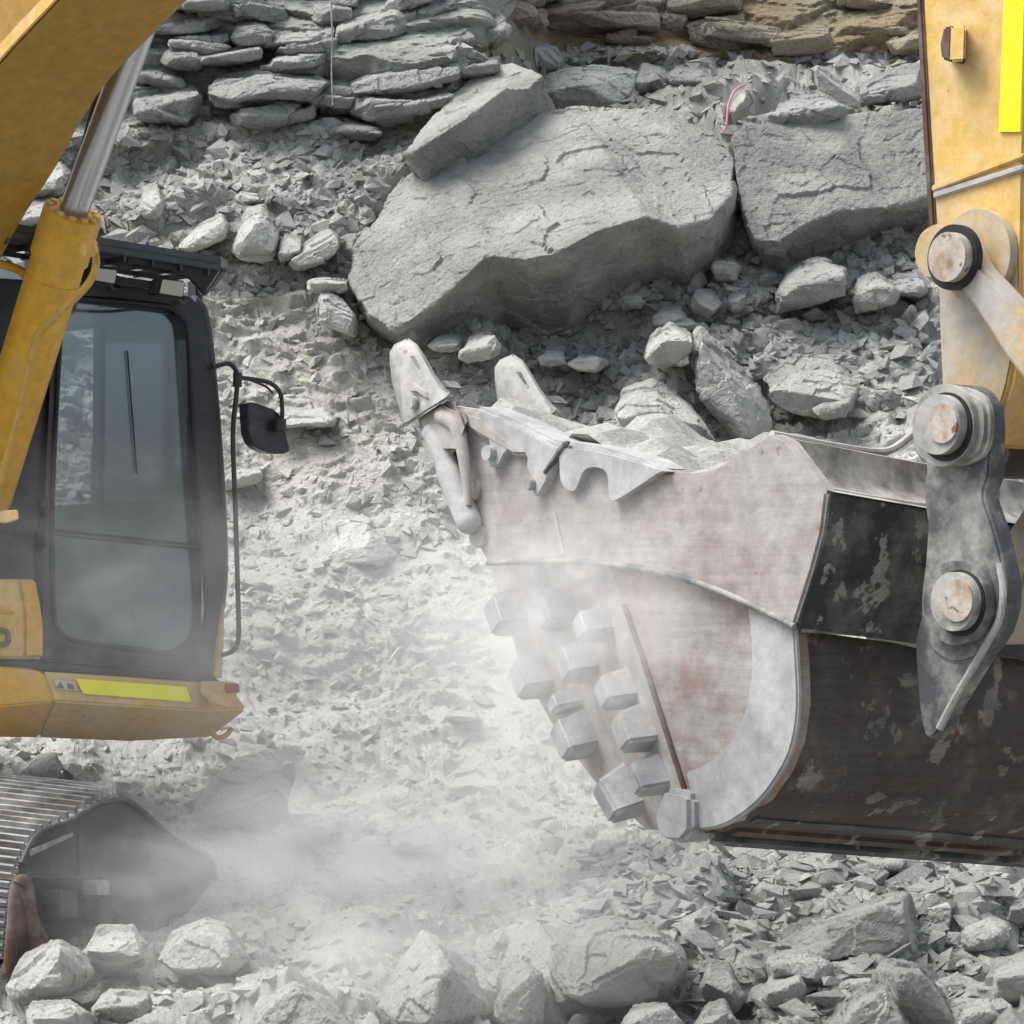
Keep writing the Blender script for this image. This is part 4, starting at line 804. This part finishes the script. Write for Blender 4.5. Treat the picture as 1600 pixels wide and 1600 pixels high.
plate('turntable', [Fr(-420, 1150, -.3), Fr(-60, 1150, -.3), Fr(-60, 1250, -.3), Fr(-420, 1250, -.3)], -F*1.2, M_track, .02, pf)
plate('door_side', [Fr(-30, 432, -.03), Fr(88, 440, -.03), Fr(76, 780, -.03), Fr(72, 1034, -.03), Fr(-30, 1030, -.03)], -F*.08, M_black, .015, cab)

# ---- track seen end-on at the bottom left
tk = holder('track')
TA = P(30, 1365, 12.9); TD = Vector((.627, 1.75, 0)).normalized(); TN = Vector((TD.y, -TD.x, 0))
def Tp(x, y, k=0): return onplane(x, y, TN, TA+TN*k)
sideo = [(22, 1400), (33, 1350), (58, 1305), (108, 1283), (150, 1258), (182, 1250), (206, 1254), (232, 1275), (265, 1305), (300, 1326), (330, 1342), (338, 1382), (342, 1436), (312, 1442), (285, 1438), (262, 1470), (245, 1507), (224, 1505), (205, 1455), (160, 1410), (158, 1374), (50, 1368)]
prism('side_guard', [Tp(x, y) for x, y in sideo], -TN*.10, M_track, tk, .012)
prism('frame_web', [Tp(x, y, -.16) for x, y in ((30, 1372), (165, 1372), (200, 1440), (230, 1520), (60, 1520), (25, 1480))], -TN*.25, M_track, tk, .01)
for (xa, ya, xb, yb) in ((100, 1300, 110, 1368), (128, 1374, 150, 1398), (70, 1390, 98, 1432), (135, 1402, 155, 1440)):
    prism('guard_rib', [Tp(xa, ya, -.06), Tp(xb, ya, -.06), Tp(xb, yb, -.06), Tp(xa, yb, -.06)], TN*.07, M_track if xa != 128 else M_shoe, tk, .006)
rimp = [Tp(x, y, .012) for x, y in sideo[1:12]]
tube('guard_rim', rimp, .012, M_track, tk, 8)
prism('inner_fold', [Tp(x, y, .002) for x, y in ((40, 1330), (110, 1300), (112, 1306), (44, 1338))], TN*.012, M_shoe, tk, .003)
lat = spline2([(12, 1500), (16, 1450), (20, 1405), (28, 1368), (40, 1338), (62, 1312), (100, 1292), (140, 1268), (165, 1252), (184, 1246)], 3)
ls = [Tp(x, y, -.01) for x, y in lat]
acc = 0; prev = None; cnt = 0
for i in range(0, len(ls)-1):
    a_, b_ = ls[i], ls[i+1]; t = (b_-a_); nrm = t.cross(TN).normalized()
    if nrm.y > 0 and nrm.z < 0: nrm = -nrm
    if nrm.dot(Vector((-.3, -.8, .8))) < 0: nrm = -nrm
    a2, b2 = a_.lerp(b_, .06), a_.lerp(b_, .94)
    bm = bmesh.new(); tilt_ = -TN*.62+Z*.05
    add_prism(bm, [a2, b2, b2+nrm*.022, a2+nrm*.022], tilt_)
    m1, m2 = a_.lerp(b_, .38), a_.lerp(b_, .62); add_prism(bm, [m1+nrm*.0225, m2+nrm*.0225, m2+nrm*.055, m1+nrm*.055], tilt_)
    bevel(bm, .004, 1); finish(bm, 'track_shoe', M_shoe, tk, 40)
tube('rock_deflector', [P(14, 1520, 12.75), P(20, 1450, 12.7), P(24, 1395, 12.7), P(32, 1376, 12.72), P(42, 1385, 12.75), P(50, 1440, 12.8), P(60, 1530, 12.85)], [.026]*37, M_rust, tk, 12)
prism('deflector_web', [P(16, 1520, 12.78), P(26, 1400, 12.74), P(44, 1400, 12.78), P(85, 1500, 12.9), P(80, 1540, 12.9)], (0, .05, 0), M_rust, tk, .006)

# ---- stick
sk = -.20
stick = prism('stick', SP_([(1700, -900), (1440, -900), (1436, 0), (1441, 60), (1449, 200), (1457, 330), (1463, 420), (1466, 520), (1470, 640), (1500, 690), (1545, 700), (1580, 600), (1596, 500), (1598, 400), (1600, 250), (1612, 0), (1640, -300)], sk), W*.42, M_yels, ex, .012)
prism('edge_strip', SP_([(1428, -60), (1437, -60), (1441, 20), (1451, 200), (1459, 330), (1465, 430), (1459, 432), (1448, 330), (1440, 200), (1432, 40)], sk-.01), W*.40, M_rust, stick, .006)
prism('dusty_end', SP_([(1466, 425), (1470, 400), (1590, 400), (1592, 500), (1572, 600), (1546, 690), (1502, 684), (1474, 640), (1468, 520)], sk-.004), W*.01, M_yeld, stick, .004)
for a_ in ([(1454, 290), (1600, 238), (1600, 246), (1455, 300)], [(1456, 300), (1598, 256), (1598, 266), (1458, 311)]):
    prism('weld_line', SP_(a_, sk-.012), W*.02, M_pale if a_[0][1] > 295 else M_yels, stick, .004)
prism('tape', SP_([(1573, -120), (1606, -120), (1600, 0), (1594, 206), (1560, 206), (1568, 0)], sk-.008), W*.01, M_tape, stick, .001, 'fluorescent yellow reflective strip')
bx = hull('stop_block', [S(x, y, q_) for x, y in ((1486, 38), (1510, 40), (1508, 96), (1484, 98)) for q_ in (sk+.01, sk-.075)], M_yels, stick, .008)
prism('recess', SP_([(1473, 42), (1487, 40), (1485, 97), (1470, 92), (1467, 70)], sk-.06), W*.07, M_rust, bx, .006)
for (x, y, r) in ((1478, 225, .012), (1500, 246, .010), (1535, 140, .011), (1471, 250, .008)):
    pass
# tilt link from the stick pin down to the right
pc = S(1497, 403, sk-.07)
lk = holder('tilt_link')
cyl('rear_disc', S(1535, 400, sk-.005), -W, .125, .03, M_yeld, lk, 48)
prism('link_bar', SP_(spline2([(1470, 440), (1452, 405), (1462, 368), (1490, 352), (1520, 358), (1542, 385), (1560, 420), (1600, 462), (1680, 560), (1740, 660), (1700, 690), (1650, 625), (1600, 562), (1560, 500), (1530, 462), (1500, 448)], 4), sk-.05), -W*.07, M_yeld, lk, .014)
cyl('pin_ring', S(1497, 403, sk-.11), -W, .088, .025, M_rub, lk, 40)
cyl('pin', S(1497, 403, sk-.12), -W, .066, .045, M_pin, lk, 40, .012)
prism('rear_link_bar', SP_([(1480, 1000), (1470, 930), (1520, 890), (1560, 850), (1600, 790), (1660, 660), (1720, 680), (1660, 820), (1600, 900), (1570, 980), (1530, 1010)], -.02), W*.10, M_yeld, lk, .012)
cyl('cross_shaft', S(1700, 668, -.3), W, .07, .6, M_pin, lk, 32)
cyl('stick_boss', S(1490, 668, -.16), W, .135, .52, M_shelb, stick, 48)
cyl('lower_boss', S(1500, 940, -.08), W, .12, .40, M_yeld, lk, 48)

# ---- bucket
bk_ = holder('bucket'); KN = -.55; WT = (W+Z*-.10)
P1 = [(655, 662), (668, 640), (700, 633), (745, 640), (800, 668), (870, 702), (930, 708), (980, 722), (1030, 736), (1080, 740), (1115, 734), (1160, 706), (1205, 678), (1228, 686), (1260, 728), (1291, 770), (1284, 830), (1268, 890), (1252, 940), (1240, 978), (1190, 952), (1130, 925), (1065, 902), (1000, 888), (920, 878), (850, 876), (760, 880), (740, 838), (712, 780), (688, 726)]
upper = prism('side_plate', SP_(P1, KN), W*.05, M_side, bk_, .008)
P2 = [(760, 878), (850, 872), (1000, 884), (1130, 920), (1241, 975), (1247, 1040), (1249, 1100), (1240, 1160), (1222, 1205), (1190, 1250), (1150, 1282), (1120, 1296), (1085, 1300), (1070, 1240), (1040, 1150), (1000, 1020), (950, 900), (900, 890)]
P2 = [(950, 878), (1000, 884), (1130, 920), (1241, 975), (1247, 1040), (1249, 1100), (1240, 1160), (1222, 1205), (1190, 1250), (1150, 1282), (1120, 1296), (1088, 1300), (1070, 1235), (1040, 1140), (1000, 1015), (975, 945)]
lower = prism('lower_side_plate', SP_(P2, KN+.035), W*.05, M_rustp, bk_, .006)
cres = spline2([(1166, 944), (1172, 1000), (1172, 1060), (1160, 1120), (1135, 1165), (1100, 1195), (1070, 1206)], 4)
outc = spline2([(1092, 1297), (1120, 1293), (1150, 1279), (1188, 1248), (1220, 1203), (1238, 1160), (1246, 1100), (1244, 1040), (1240, 978)], 4)
prism('wear_crescent', SP_(cres+outc, KN+.012), W*.022, M_pale, bk_, .006)
bm = bmesh.new(); add_tube(bm, [S(x, y, KN+.03) for x, y in ((975, 945), (1000, 1015), (1040, 1140), (1070, 1235), (1090, 1300))], .008, 8); finish(bm, 'weld_seam', M_rust, lower, 60)
bm = bmesh.new(); add_tube(bm, [S(x, y, KN-.003) for x, y in spline2([(762, 880), (850, 877), (920, 879), (1000, 889), (1065, 903), (1130, 926), (1190, 953), (1241, 979)], 3)], .009, 8); finish(bm, 'edge_bead', M_ear, upper, 60)
# pits and marks in the side plate
# floor corner panel with the wear blocks: turned away from the side plate
Eline = [(950, 876), (975, 945), (1000, 1015), (1040, 1140), (1070, 1235), (1090, 1300)]
Lline = [(765, 884), (788, 955), (815, 1045), (868, 1140), (935, 1228), (1010, 1296)]
def panel(u, v, up=0):
    """u 0..1 from the left edge to the seam, v 0..1 downwards"""
    f = v*(len(Eline)-1); i = min(int(f), len(Eline)-2); t = f-i
    e = S(*Eline[i], KN+.035).lerp(S(*Eline[i+1], KN+.035), t); q_ = S(*Lline[i], KN+.30).lerp(S(*Lline[i+1], KN+.30), t)
    return q_.lerp(e, u)
bm = bmesh.new(); GV = [[bm.verts.new(panel(u/6, v/14)) for u in range(7)] for v in range(15)]
GB = [[bm.verts.new(panel(u/6, v/14)+W*.05-F*-.03) for u in range(7)] for v in range(15)]
for v in range(14):
    for u in range(6):
        bm.faces.new((GV[v][u], GV[v+1][u], GV[v+1][u+1], GV[v][u+1])); bm.faces.new((GB[v][u], GB[v][u+1], GB[v+1][u+1], GB[v+1][u]))
for v in range(14):
    bm.faces.new((GV[v][0], GB[v][0], GB[v+1][0], GV[v+1][0])); bm.faces.new((GV[v][6], GV[v+1][6], GB[v+1][6], GB[v][6]))
for u in range(6):
    bm.faces.new((GV[0][u], GV[0][u+1], GB[0][u+1], GB[0][u])); bm.faces.new((GV[14][u], GB[14][u], GB[14][u+1], GV[14][u+1]))
finish(bm, 'corner_plate', M_cast, bk_, 40)
ex_ = (panel(1, .5)-panel(0, .5)).normalized(); ey_ = (panel(.5, .8)-panel(.5, .3)).normalized(); en = ex_.cross(ey_).normalized()
if en.y > 0: en = -en
def proj(p):
    q_ = p-Vector((0, 0, CZ)); dd = q_.y*CP+q_.z*SP; return (800+FOC*q_.x/dd, 800-FOC*(-q_.y*SP+q_.z*CP)/dd)
def blk(cx, cy, sz, m_, hh=.09, el=1.0):
    best = None
    for iu in range(-4, 31):
        for iv in range(0, 60):
            c = panel(iu/26, iv/59); x, y = proj(c); dd = (x-cx)**2+(y-cy)**2
            if best is None or dd < best[0]: best = (dd, iu/26, iv/59)
    _, u, v = best; c = panel(u, v); exx = (panel(1, v)-panel(0, v)).normalized(); eyy = (panel(u, min(1, v+.05))-panel(u, max(0, v-.05))).normalized()
    en = exx.cross(eyy).normalized(); en = -en if en.y > 0 else en
    a = (exx*.92+eyy*-.38).normalized(); b_ = en.cross(a).normalized(); h2 = sz/2
    bm = bmesh.new(); lowr = [c+a*h2*sx*1.1+b_*h2*sy*el*1.1-en*.05 for sx, sy in ((-1, -1), (1, -1), (1, 1), (-1, 1))]; topr = [c+a*h2*.82*sx+b_*h2*.82*sy*el+en*hh for sx, sy in ((-1, -1), (1, -1), (1, 1), (-1, 1))]
    add_hull(bm, lowr+topr); bevel(bm, .010, 3); finish(bm, 'wear_block', m_, bk_, 40)
for (x, y, s_, el) in ((806, 958, .125, 1), (882, 950, .11, 1), (850, 1050, .125, 1), (920, 1030, .11, 1), (982, 1080, .10, 1), (900, 1092, .08, .8), (948, 975, .09, 1), (1035, 1205, .09, 1.2), (915, 1148, .13, 1), (1012, 1140, .11, 1.1), (985, 1232, .135, 1.05)):
    blk(x, y, s_, M_cast2, .09, el)
# the heel block that wraps under the corner
prism('heel_block', [S(x, y, KN-.02) for x, y in ((1035, 1232), (1068, 1236), (1078, 1245), (1078, 1300), (1062, 1318), (1040, 1316), (1024, 1300), (1020, 1275))], W*.13, M_pale, bk_, .016)
# shell: the rounded back of the bucket, swept across its width
prof = spline2([(1291, 770), (1284, 830), (1268, 890), (1252, 940), (1242, 978)], 4)
prof2 = spline2([(1242, 984), (1247, 1040), (1249, 1100), (1240, 1160), (1222, 1205), (1190, 1250), (1150, 1282), (1120, 1296), (1088, 1302)], 4)
def sweep(name, pr_, k0, wid, m_, inset=0, th=.04, par=None):
    pts = SP_(pr_, k0); off = []
    for i, p in enumerate(pts):
        t = (pts[min(i+1, len(pts)-1)]-pts[max(i-1, 0)]).normalized(); nn_ = t.cross(W).normalized()
        if nn_.dot(S(1100, 1000, k0)-p) < 0: nn_ = -nn_
        off.append((p+nn_*inset, p+nn_*(inset+th)))
    bm = bmesh.new(); NS = 24
    rows = []
    for s_ in range(NS+1):
        v = WT*(wid*s_/NS); rows.append(([bm.verts.new(a+v) for a, _ in off], [bm.verts.new(b+v) for _, b in off]))
    n_ = len(off)
    for s_ in range(NS):
        (a0, b0), (a1, b1) = rows[s_], rows[s_+1]
        for i in range(n_-1):
            bm.faces.new((a0[i], a0[i+1], a1[i+1], a1[i])); bm.faces.new((b0[i], b1[i], b1[i+1], b0[i+1]))
        bm.faces.new((a0[0], a1[0], b1[0], b0[0])); bm.faces.new((a0[-1], b0[-1], b1[-1], a1[-1]))
    for (a, b) in (rows[0], rows[-1]):
        for i in range(n_-1): bm.faces.new((a[i], b[i], b[i+1], a[i+1]))
    return finish(bm, name, m_, par or bk_, 40)
WID = 1.66
sh1 = sweep('upper_shell', prof, KN+.012, WID+.03, M_shell, -.016)
sh2 = sweep('lower_shell', prof2, KN+.050, WID, M_shelb, -.004)
bm = bmesh.new()
for (i0, r_) in ((0, .013),):
    a_ = S(1245, 981, KN+.04)+F*.012; add_tube(bm, smoothpath([a_, a_+WT*.25-Z*-.012, a_+WT*.50+Z*.0, a_+WT*.62+Z*.02], 4), r_, 8)
finish(bm, 'shell_lip', M_earl, sh1, 60)
# wear strips along the heel
for j, (x, y, st0, ln) in enumerate(((1222, 1206, .05, .45), (1200, 1240, .02, .62), (1176, 1264, .0, 1.5), (1150, 1283, .0, 1.55), (1120, 1297, -.02, 1.6), (1236, 1172, .30, .35), (1215, 1215, .62, .55), (1205, 1232, .95, .5))):
    a_ = S(x, y, KN+.09+st0); q_ = S(x-14, y+9, KN+.09+st0); o_ = (a_-S(1100, 1060, KN+.09+st0)).normalized()
    prism('wear_strip', [a_-o_*.03, a_+o_*.028, q_+o_*.028, q_-o_*.03], WT*ln, M_shelb if j % 2 else M_shell, sh2, .005)
hc = S(1120, 1290, KN+.09)+WT*1.28
hull('heel_shroud', [hc+WT*a_+F*b_+Z*c_ for a_ in (-.11, .11) for b_, c_ in ((-.12, .05), (.14, .05), (.10, -.035), (-.08, -.06))], M_shelb, bk_, .02)
# torsion plate across the top of the back
tp = [S(1206, 679, KN+.05), S(1230, 688, KN+.05), S(1262, 730, KN+.05), S(1291, 769, KN+.05)]
tq = [S(1232, 716, KN+.05), S(1250, 738, KN+.05)]
bm = bmesh.new(); NSg = 14; tpr = [(1206, 679), (1222, 683), (1240, 706), (1258, 733), (1274, 752), (1292, 764), (1300, 768)]
dn = [0, .0, .035, .06, .045, .012, 0]
ra = []
for s_ in range(NSg+1):
    u_ = s_/NSg; row = []
    for (x, y), dd_ in zip(tpr, dn):
        p = S(x, y, KN+.0); row.append(p-F*dd_+WT*(.012+WID*u_))
    ra.append(([bm.verts.new(p) for p in row], [bm.verts.new(p-F*.02-Z*.015) for p in row]))
for s_ in range(NSg):
    for i in range(len(tpr)-1):
        bm.faces.new((ra[s_][0][i], ra[s_][0][i+1], ra[s_+1][0][i+1], ra[s_+1][0][i])); bm.faces.new((ra[s_][1][i], ra[s_+1][1][i], ra[s_+1][1][i+1], ra[s_][1][i+1]))
finish(bm, 'torsion_plate', M_earl, bk_, 40)
for (x, y, ln) in ((1206, 679, .56), (1298, 768, .52)):
    e_ = S(x, y, KN+.05); tube('plate_rim', [e_, e_+WT*(ln*.45), e_+WT*(ln*.8)+Z*.012, e_+WT*ln+Z*.075], .012, M_pale, bk_, 8)
# far side plate, lip and inside
prism('side_plate', [p+WT*(WID-.05) for p in SP_(P1[1:20], KN)]+[S(1249, 1100, KN)+WT*(WID-.05), S(1150, 1280, KN)+WT*(WID-.05), S(1000, 1290, KN)+WT*(WID-.05), S(800, 1000, KN)+WT*(WID-.05)], W*.05, M_side, bk_, .008)
fl = SP_([(700, 640), (765, 884), (815, 1045), (935, 1228), (1088, 1300)], KN+.32)
prism('floor_plate', [fl[0]+Z*.01, S(730, 650, KN+.32), S(800, 884, KN+.32), S(850, 1045, KN+.32), S(965, 1205, KN+.32), S(1100, 1275, KN+.32), fl[4], fl[3], fl[2], fl[1]], WT*(WID-.38), M_cast, bk_, .004)
prism('lip_plate', SP_([(690, 650), (722, 648), (738, 680), (706, 684)], KN+.05), WT*(WID-.1), M_pale, bk_, .012)
# heaped shoulder of the side plate: cast side protectors hooked over its edge
for hk, kb in (([(742, 640), (800, 664), (862, 698), (868, 716), (842, 772), (832, 768), (828, 742), (822, 730), (822, 712), (800, 700), (786, 712), (780, 726), (768, 730), (760, 722), (764, 700), (758, 668)], 0),
               ([(872, 700), (930, 706), (1030, 734), (1026, 740), (965, 780), (952, 776), (948, 740), (930, 730), (912, 736), (900, 764), (888, 766), (876, 752), (874, 722)], 1)):
    pr_ = prism('side_protector', SP_(spline2(hk+[hk[0]], 3)[:-1], KN-.028), W*.05, M_pale, bk_, .012)
    lst = (([(800, 664), (862, 698)], 0), ([(930, 706), (1030, 734)], 0))[kb][0]
cyl('protector_bolt', S(831, 757, KN-.03), -W, .018, .02, M_shoe, bk_, 12, .004)
cyl('protector_eye', S(768, 708, KN-.03), -W, .022, .022, M_pale, bk_, 16, .005)
prism('protector_edge', SP_([(868, 704), (880, 688), (886, 690), (850, 742), (846, 738)], KN-.036), W*.02, M_ear, bk_, .004)
# dust-loaded top edge
prism('top_edge', SP_([(744, 634), (800, 655), (868, 688), (930, 696), (1000, 716), (1030, 733), (1000, 730), (930, 712), (868, 704), (800, 670), (742, 642)], KN-.012), W*.12, M_pale, bk_, .012)
prism('shoulder_cheek', SP_([(724, 642), (748, 648), (800, 690), (848, 714), (800, 712), (744, 680), (728, 668)], KN-.03), W*.05, M_cast, bk_, .012)
# weld mark and marks on the plate
prism('weld_mark', SP_([(862, 800), (868, 800), (882, 866), (876, 868)], KN-.004), W*.008, M_pale, upper, .002)
# lip shroud and corner tooth
tube('lip_shroud', SP_([(672, 668), (684, 690), (702, 740), (722, 790), (738, 828)], KN-.035), [.020, .030]+[.036]*10+[.040]*11+[.034, .024], M_pale, bk_, 16)
tube('adapter_rib', SP_([(690, 648), (712, 664), (722, 700), (728, 745), (732, 790)], KN-.045), [.030-.0008*i for i in range(25)], M_cast, bk_, 14)
hull('adapter', [S(x, y, q_) for x, y in ((648, 664), (660, 640), (690, 622), (722, 634), (734, 668), (716, 712), (690, 712), (672, 690)) for q_ in (KN-.055, KN+.10)], M_cast, bk_, .022)
for (xq, yq) in ((742, 765), (750, 838)): cyl('shroud_pin', S(xq, yq, KN-.0), -W, .035, .015, M_cast, bk_, 20, .005)
def tooth(off, pm):
    th = holder('tooth'); th.parent = bk_
    q = lambda x, y, k_: S(x, y, k_)+off
    body = [(612, 552), (616, 536), (626, 530), (640, 534), (652, 552), (670, 580), (700, 604), (708, 612)]
    lowb = [(612, 552), (616, 590), (628, 630), (632, 668)]
    pts = []
    bm = bmesh.new()
    # cross sections from tip to skirt: (left edge px, right edge px, half width)
    secs = [((616, 538), (638, 528), .030), ((609, 550), (652, 538), .055), ((609, 568), (664, 556), .066), ((613, 600), (680, 584), .080), ((622, 634), (696, 606), .092), ((632, 668), (708, 618), .105)]
    rings = []
    for (l_, r_, hw) in secs:
        kc = KN+.02; ring = []
        for i in range(16):
            a = 2*math.pi*i/16; ca1, sa1 = math.cos(a), math.sin(a)
            ce = math.copysign(abs(ca1)**.55, ca1); se = math.copysign(abs(sa1)**.55, sa1)
            x = (l_[0]+r_[0])/2+(r_[0]-l_[0])/2*ce; y = (l_[1]+r_[1])/2+(r_[1]-l_[1])/2*ce
            ring.append(bm.verts.new(q(x, y, kc+hw*se)))
        rings.append(ring)
    for a_, b_ in zip(rings, rings[1:]):
        for i in range(16): bm.faces.new((a_[i], a_[(i+1) % 16], b_[(i+1) % 16], b_[i]))
    bm.faces.new(rings[0][::-1]); bm.faces.new(rings[-1])
    bmesh.ops.bevel(bm, geom=[e for e in rings[0][0].link_edges] and [e for f in bm.faces if len(f.verts) == 16 for e in f.edges], offset=.012, segments=3, affect='EDGES')
    finish(bm, 'tooth_cap', M_tooth, th, 50)
    prism('groove_shade', [q(x, y, KN-.040) for x, y in ((628, 548), (634, 546), (664, 590), (660, 596), (640, 572))], W*.02, M_cast, th, .002)  # raised strip; its darker steel stands in for a groove's shade
    prism('groove_shade', [q(x, y, KN-.052) for x, y in ((640, 556), (644, 556), (664, 586), (661, 588))], W*.012, M_ear, th, .001)  # darker core strip, painting the deepest shade of the groove
    cyl('retainer_pin', q(648, 629, KN-.078), -W, .020, .022, M_pale, th, 20, .005)
    cyl('pin_recess', q(648, 629, KN-.102), -W, .009, .003, M_ear, th, 16, 0)
    prism('ear_notch', [q(x, y, KN-.082) for x, y in ((634, 600), (640, 596), (652, 606), (664, 612), (668, 624), (658, 618), (650, 612), (640, 612))], W*.05, M_cast, th, .003)
    prism('side_notch', [q(x, y, KN+.05) for x, y in ((680, 596), (690, 594), (702, 606), (692, 608))], W*.06, M_ear, th, .004)
    return th
tooth(Vector((0, 0, 0)), None)
o2 = S(805, 565, KN+.38)-S(640, 540, KN)
tooth(o2, None)
hull('adapter', [S(x, y, q_)+o2 for x, y in ((650, 664), (662, 640), (690, 622), (726, 640), (760, 760), (700, 760)) for q_ in (KN-.055, KN+.10)], M_pale, bk_, .02)
# hinge ears
for k_, nm in ((-.30, 0), (.34, 1)):
    er = spline2([(1440, 760), (1446, 735), (1440, 700), (1434, 668), (1440, 630), (1462, 606), (1490, 600), (1522, 608), (1542, 635), (1546, 668), (1545, 700), (1545, 740), (1536, 775), (1552, 825), (1566, 880), (1572, 925), (1566, 968), (1548, 1005), (1524, 1028), (1490, 1036), (1458, 1018), (1440, 980), (1438, 930), (1444, 880), (1448, 820)], 4)
    e_ = prism('hinge_ear', SP_(er, k_), W*.07, M_ear, bk_, .012)
    prism('ear_gusset', SP_(spline2([(1440, 960), (1560, 975), (1545, 1008), (1520, 1050), (1492, 1095), (1466, 1142), (1448, 1152), (1438, 1120), (1432, 1060), (1430, 1000), (1440, 960)], 3)[:-1], k_+.012), W*.06, M_ear, bk_, .012)
    if nm == 0:
        prism('ear_boss', SP_(spline2([(1436, 668), (1446, 622), (1490, 603), (1534, 622), (1543, 668), (1530, 712), (1490, 728), (1450, 716), (1436, 668)], 4)[:-1], k_-.03), W*.04, M_earl, e_, .012)
        cyl('collar', S(1482, 665, k_-.028), -W, .110, .022, M_earl, e_, 44, .010)
        cyl('pin_gap', S(1480, 667, k_-.048), -W, .092, .008, M_rub, e_, 40, .003)
        cyl('pin', S(1478, 664, k_-.052), -W, .080, .035, M_earl, e_, 40, .012)
        cyl('pin_centre', S(1476, 662, k_-.084), -W, .052, .01, M_pin, e_, 32, .005)
        cyl('ear_boss', S(1506, 942, k_-.003), -W, .112, .035, M_ear, e_, 44, .012)
        cyl('pin_gap', S(1502, 942, k_-.036), -W, .088, .008, M_rub, e_, 40, .003)
        cyl('pin', S(1500, 940, k_-.042), -W, .078, .03, M_earl, e_, 40, .012)
        cyl('pin_centre', S(1498, 938, k_-.07), -W, .056, .01, M_pin, e_, 32, .005)
        tube('ear_rim', SP_([(1562, 880), (1568, 925), (1562, 968), (1542, 1006), (1516, 1050), (1490, 1095), (1468, 1138)], k_+.004), .011, M_earl, e_, 8)
# dust lying in the mouth of the bucket
bm = bmesh.new(); NL = 18
gv = []
for a_ in range(NL+1):
    for b_ in range(NL+1):
        xl = 750+a_*24; yl = float(np.interp(xl, [745, 800, 870, 930, 1030, 1115, 1160, 1205], [652, 672, 704, 708, 735, 733, 706, 684]))
        p = S(xl, yl+4, KN+.07)+WT*((WID-.2)*b_/NL); hgt = .02+.025*math.sin(a_*1.3+b_*.8)+.03*math.sin(b_*.9-a_*.6)+random.uniform(-.015, .02)+.10*(b_/NL)
        if a_ > 13: hgt = -.04
        gv.append(bm.verts.new(p+Z*hgt))
for a_ in range(NL):
    for b_ in range(NL): bm.faces.new((gv[a_*(NL+1)+b_], gv[a_*(NL+1)+b_+1], gv[(a_+1)*(NL+1)+b_+1], gv[(a_+1)*(NL+1)+b_]))
o_ = finish(bm, 'rubble_load', M_rockl); tag(o_, 'loose pale rubble lying inside the excavator bucket', kind='stuff')

# ------------------------------------------------------------------ drifting dust
def cloud(name, label, c, rad, dens, seed, nscale=2.2, thr=.42):
    m, n, l, b = mat(name); n.remove(b)
    pv = n.new('ShaderNodeVolumePrincipled'); pv.inputs['Color'].default_value = (1, 1, 1, 1); pv.inputs['Anisotropy'].default_value = .0
    tc = n.new('ShaderNodeTexCoord'); o = tc.outputs['Object']
    ln = n.new('ShaderNodeVectorMath'); ln.operation = 'LENGTH'; l.new(o, ln.inputs[0])
    fo = n.new('ShaderNodeMapRange'); fo.interpolation_type = 'SMOOTHSTEP'; l.new(ln.outputs['Value'], fo.inputs[0])
    fo.inputs[1].default_value = .15; fo.inputs[2].default_value = 1.0; fo.inputs[3].default_value = 1; fo.inputs[4].default_value = 0
    mp = n.new('ShaderNodeMapping'); l.new(o, mp.inputs[0]); mp.inputs['Location'].default_value = (seed*3.1, seed*1.7, 0)
    nz = noise(n, l, nscale, 4, .55, vec=mp.outputs[0], dist=.6)
    mr_ = n.new('ShaderNodeMapRange'); l.new(nz, mr_.inputs[0]); mr_.inputs[1].default_value = thr; mr_.inputs[2].default_value = thr+.3; mr_.inputs[3].default_value = .12; mr_.inputs[4].default_value = 1
    mu = n.new('ShaderNodeMath'); mu.operation = 'MULTIPLY'; l.new(fo.outputs[0], mu.inputs[0]); l.new(mr_.outputs[0], mu.inputs[1])
    m2 = n.new('ShaderNodeMath'); m2.operation = 'MULTIPLY'; l.new(mu.outputs[0], m2.inputs[0]); m2.inputs[1].default_value = dens
    l.new(m2.outputs[0], pv.inputs['Density']); l.new(pv.outputs[0], n['Material Output'].inputs['Volume'])
    bm = bmesh.new(); bmesh.ops.create_icosphere(bm, subdivisions=3, radius=1.03)
    me = bpy.data.meshes.new(name); bm.to_mesh(me); bm.free(); me.materials.append(m)
    o = bpy.data.objects.new(name, me); col.objects.link(o); o.location = c; o.scale = rad
    return tag(o, label, kind='stuff')
cloud('dust_cloud', 'thin white dust drifting off the lower side of the bucket', P(880, 975, 8.75), (.52, .34, .44), 10.5, 1, 4.0, .48)
cloud('dust_cloud', 'thin dust hanging before the lower part of the cab', P(215, 930, 13.6), (1.2, .55, .9), 1.5, 2, 3.4, .48)
cloud('dust_cloud', 'pale dust drifting over the rocks at the bottom left', P(590, 1410, 11.9), (1.6, .8, .72), 2.5, 3, 3.4, .46)
cloud('dust_cloud', 'faint veil of dust over the middle of the slope', P(640, 1100, 14.8), (2.1, .9, 1.3), 2.1, 4, 2.6, .42)
cloud('dust_cloud', 'wisp of dust trailing down below the wear blocks of the bucket', P(850, 1190, 9.6), (.42, .35, .42), 4.0, 5, 4.0, .50)
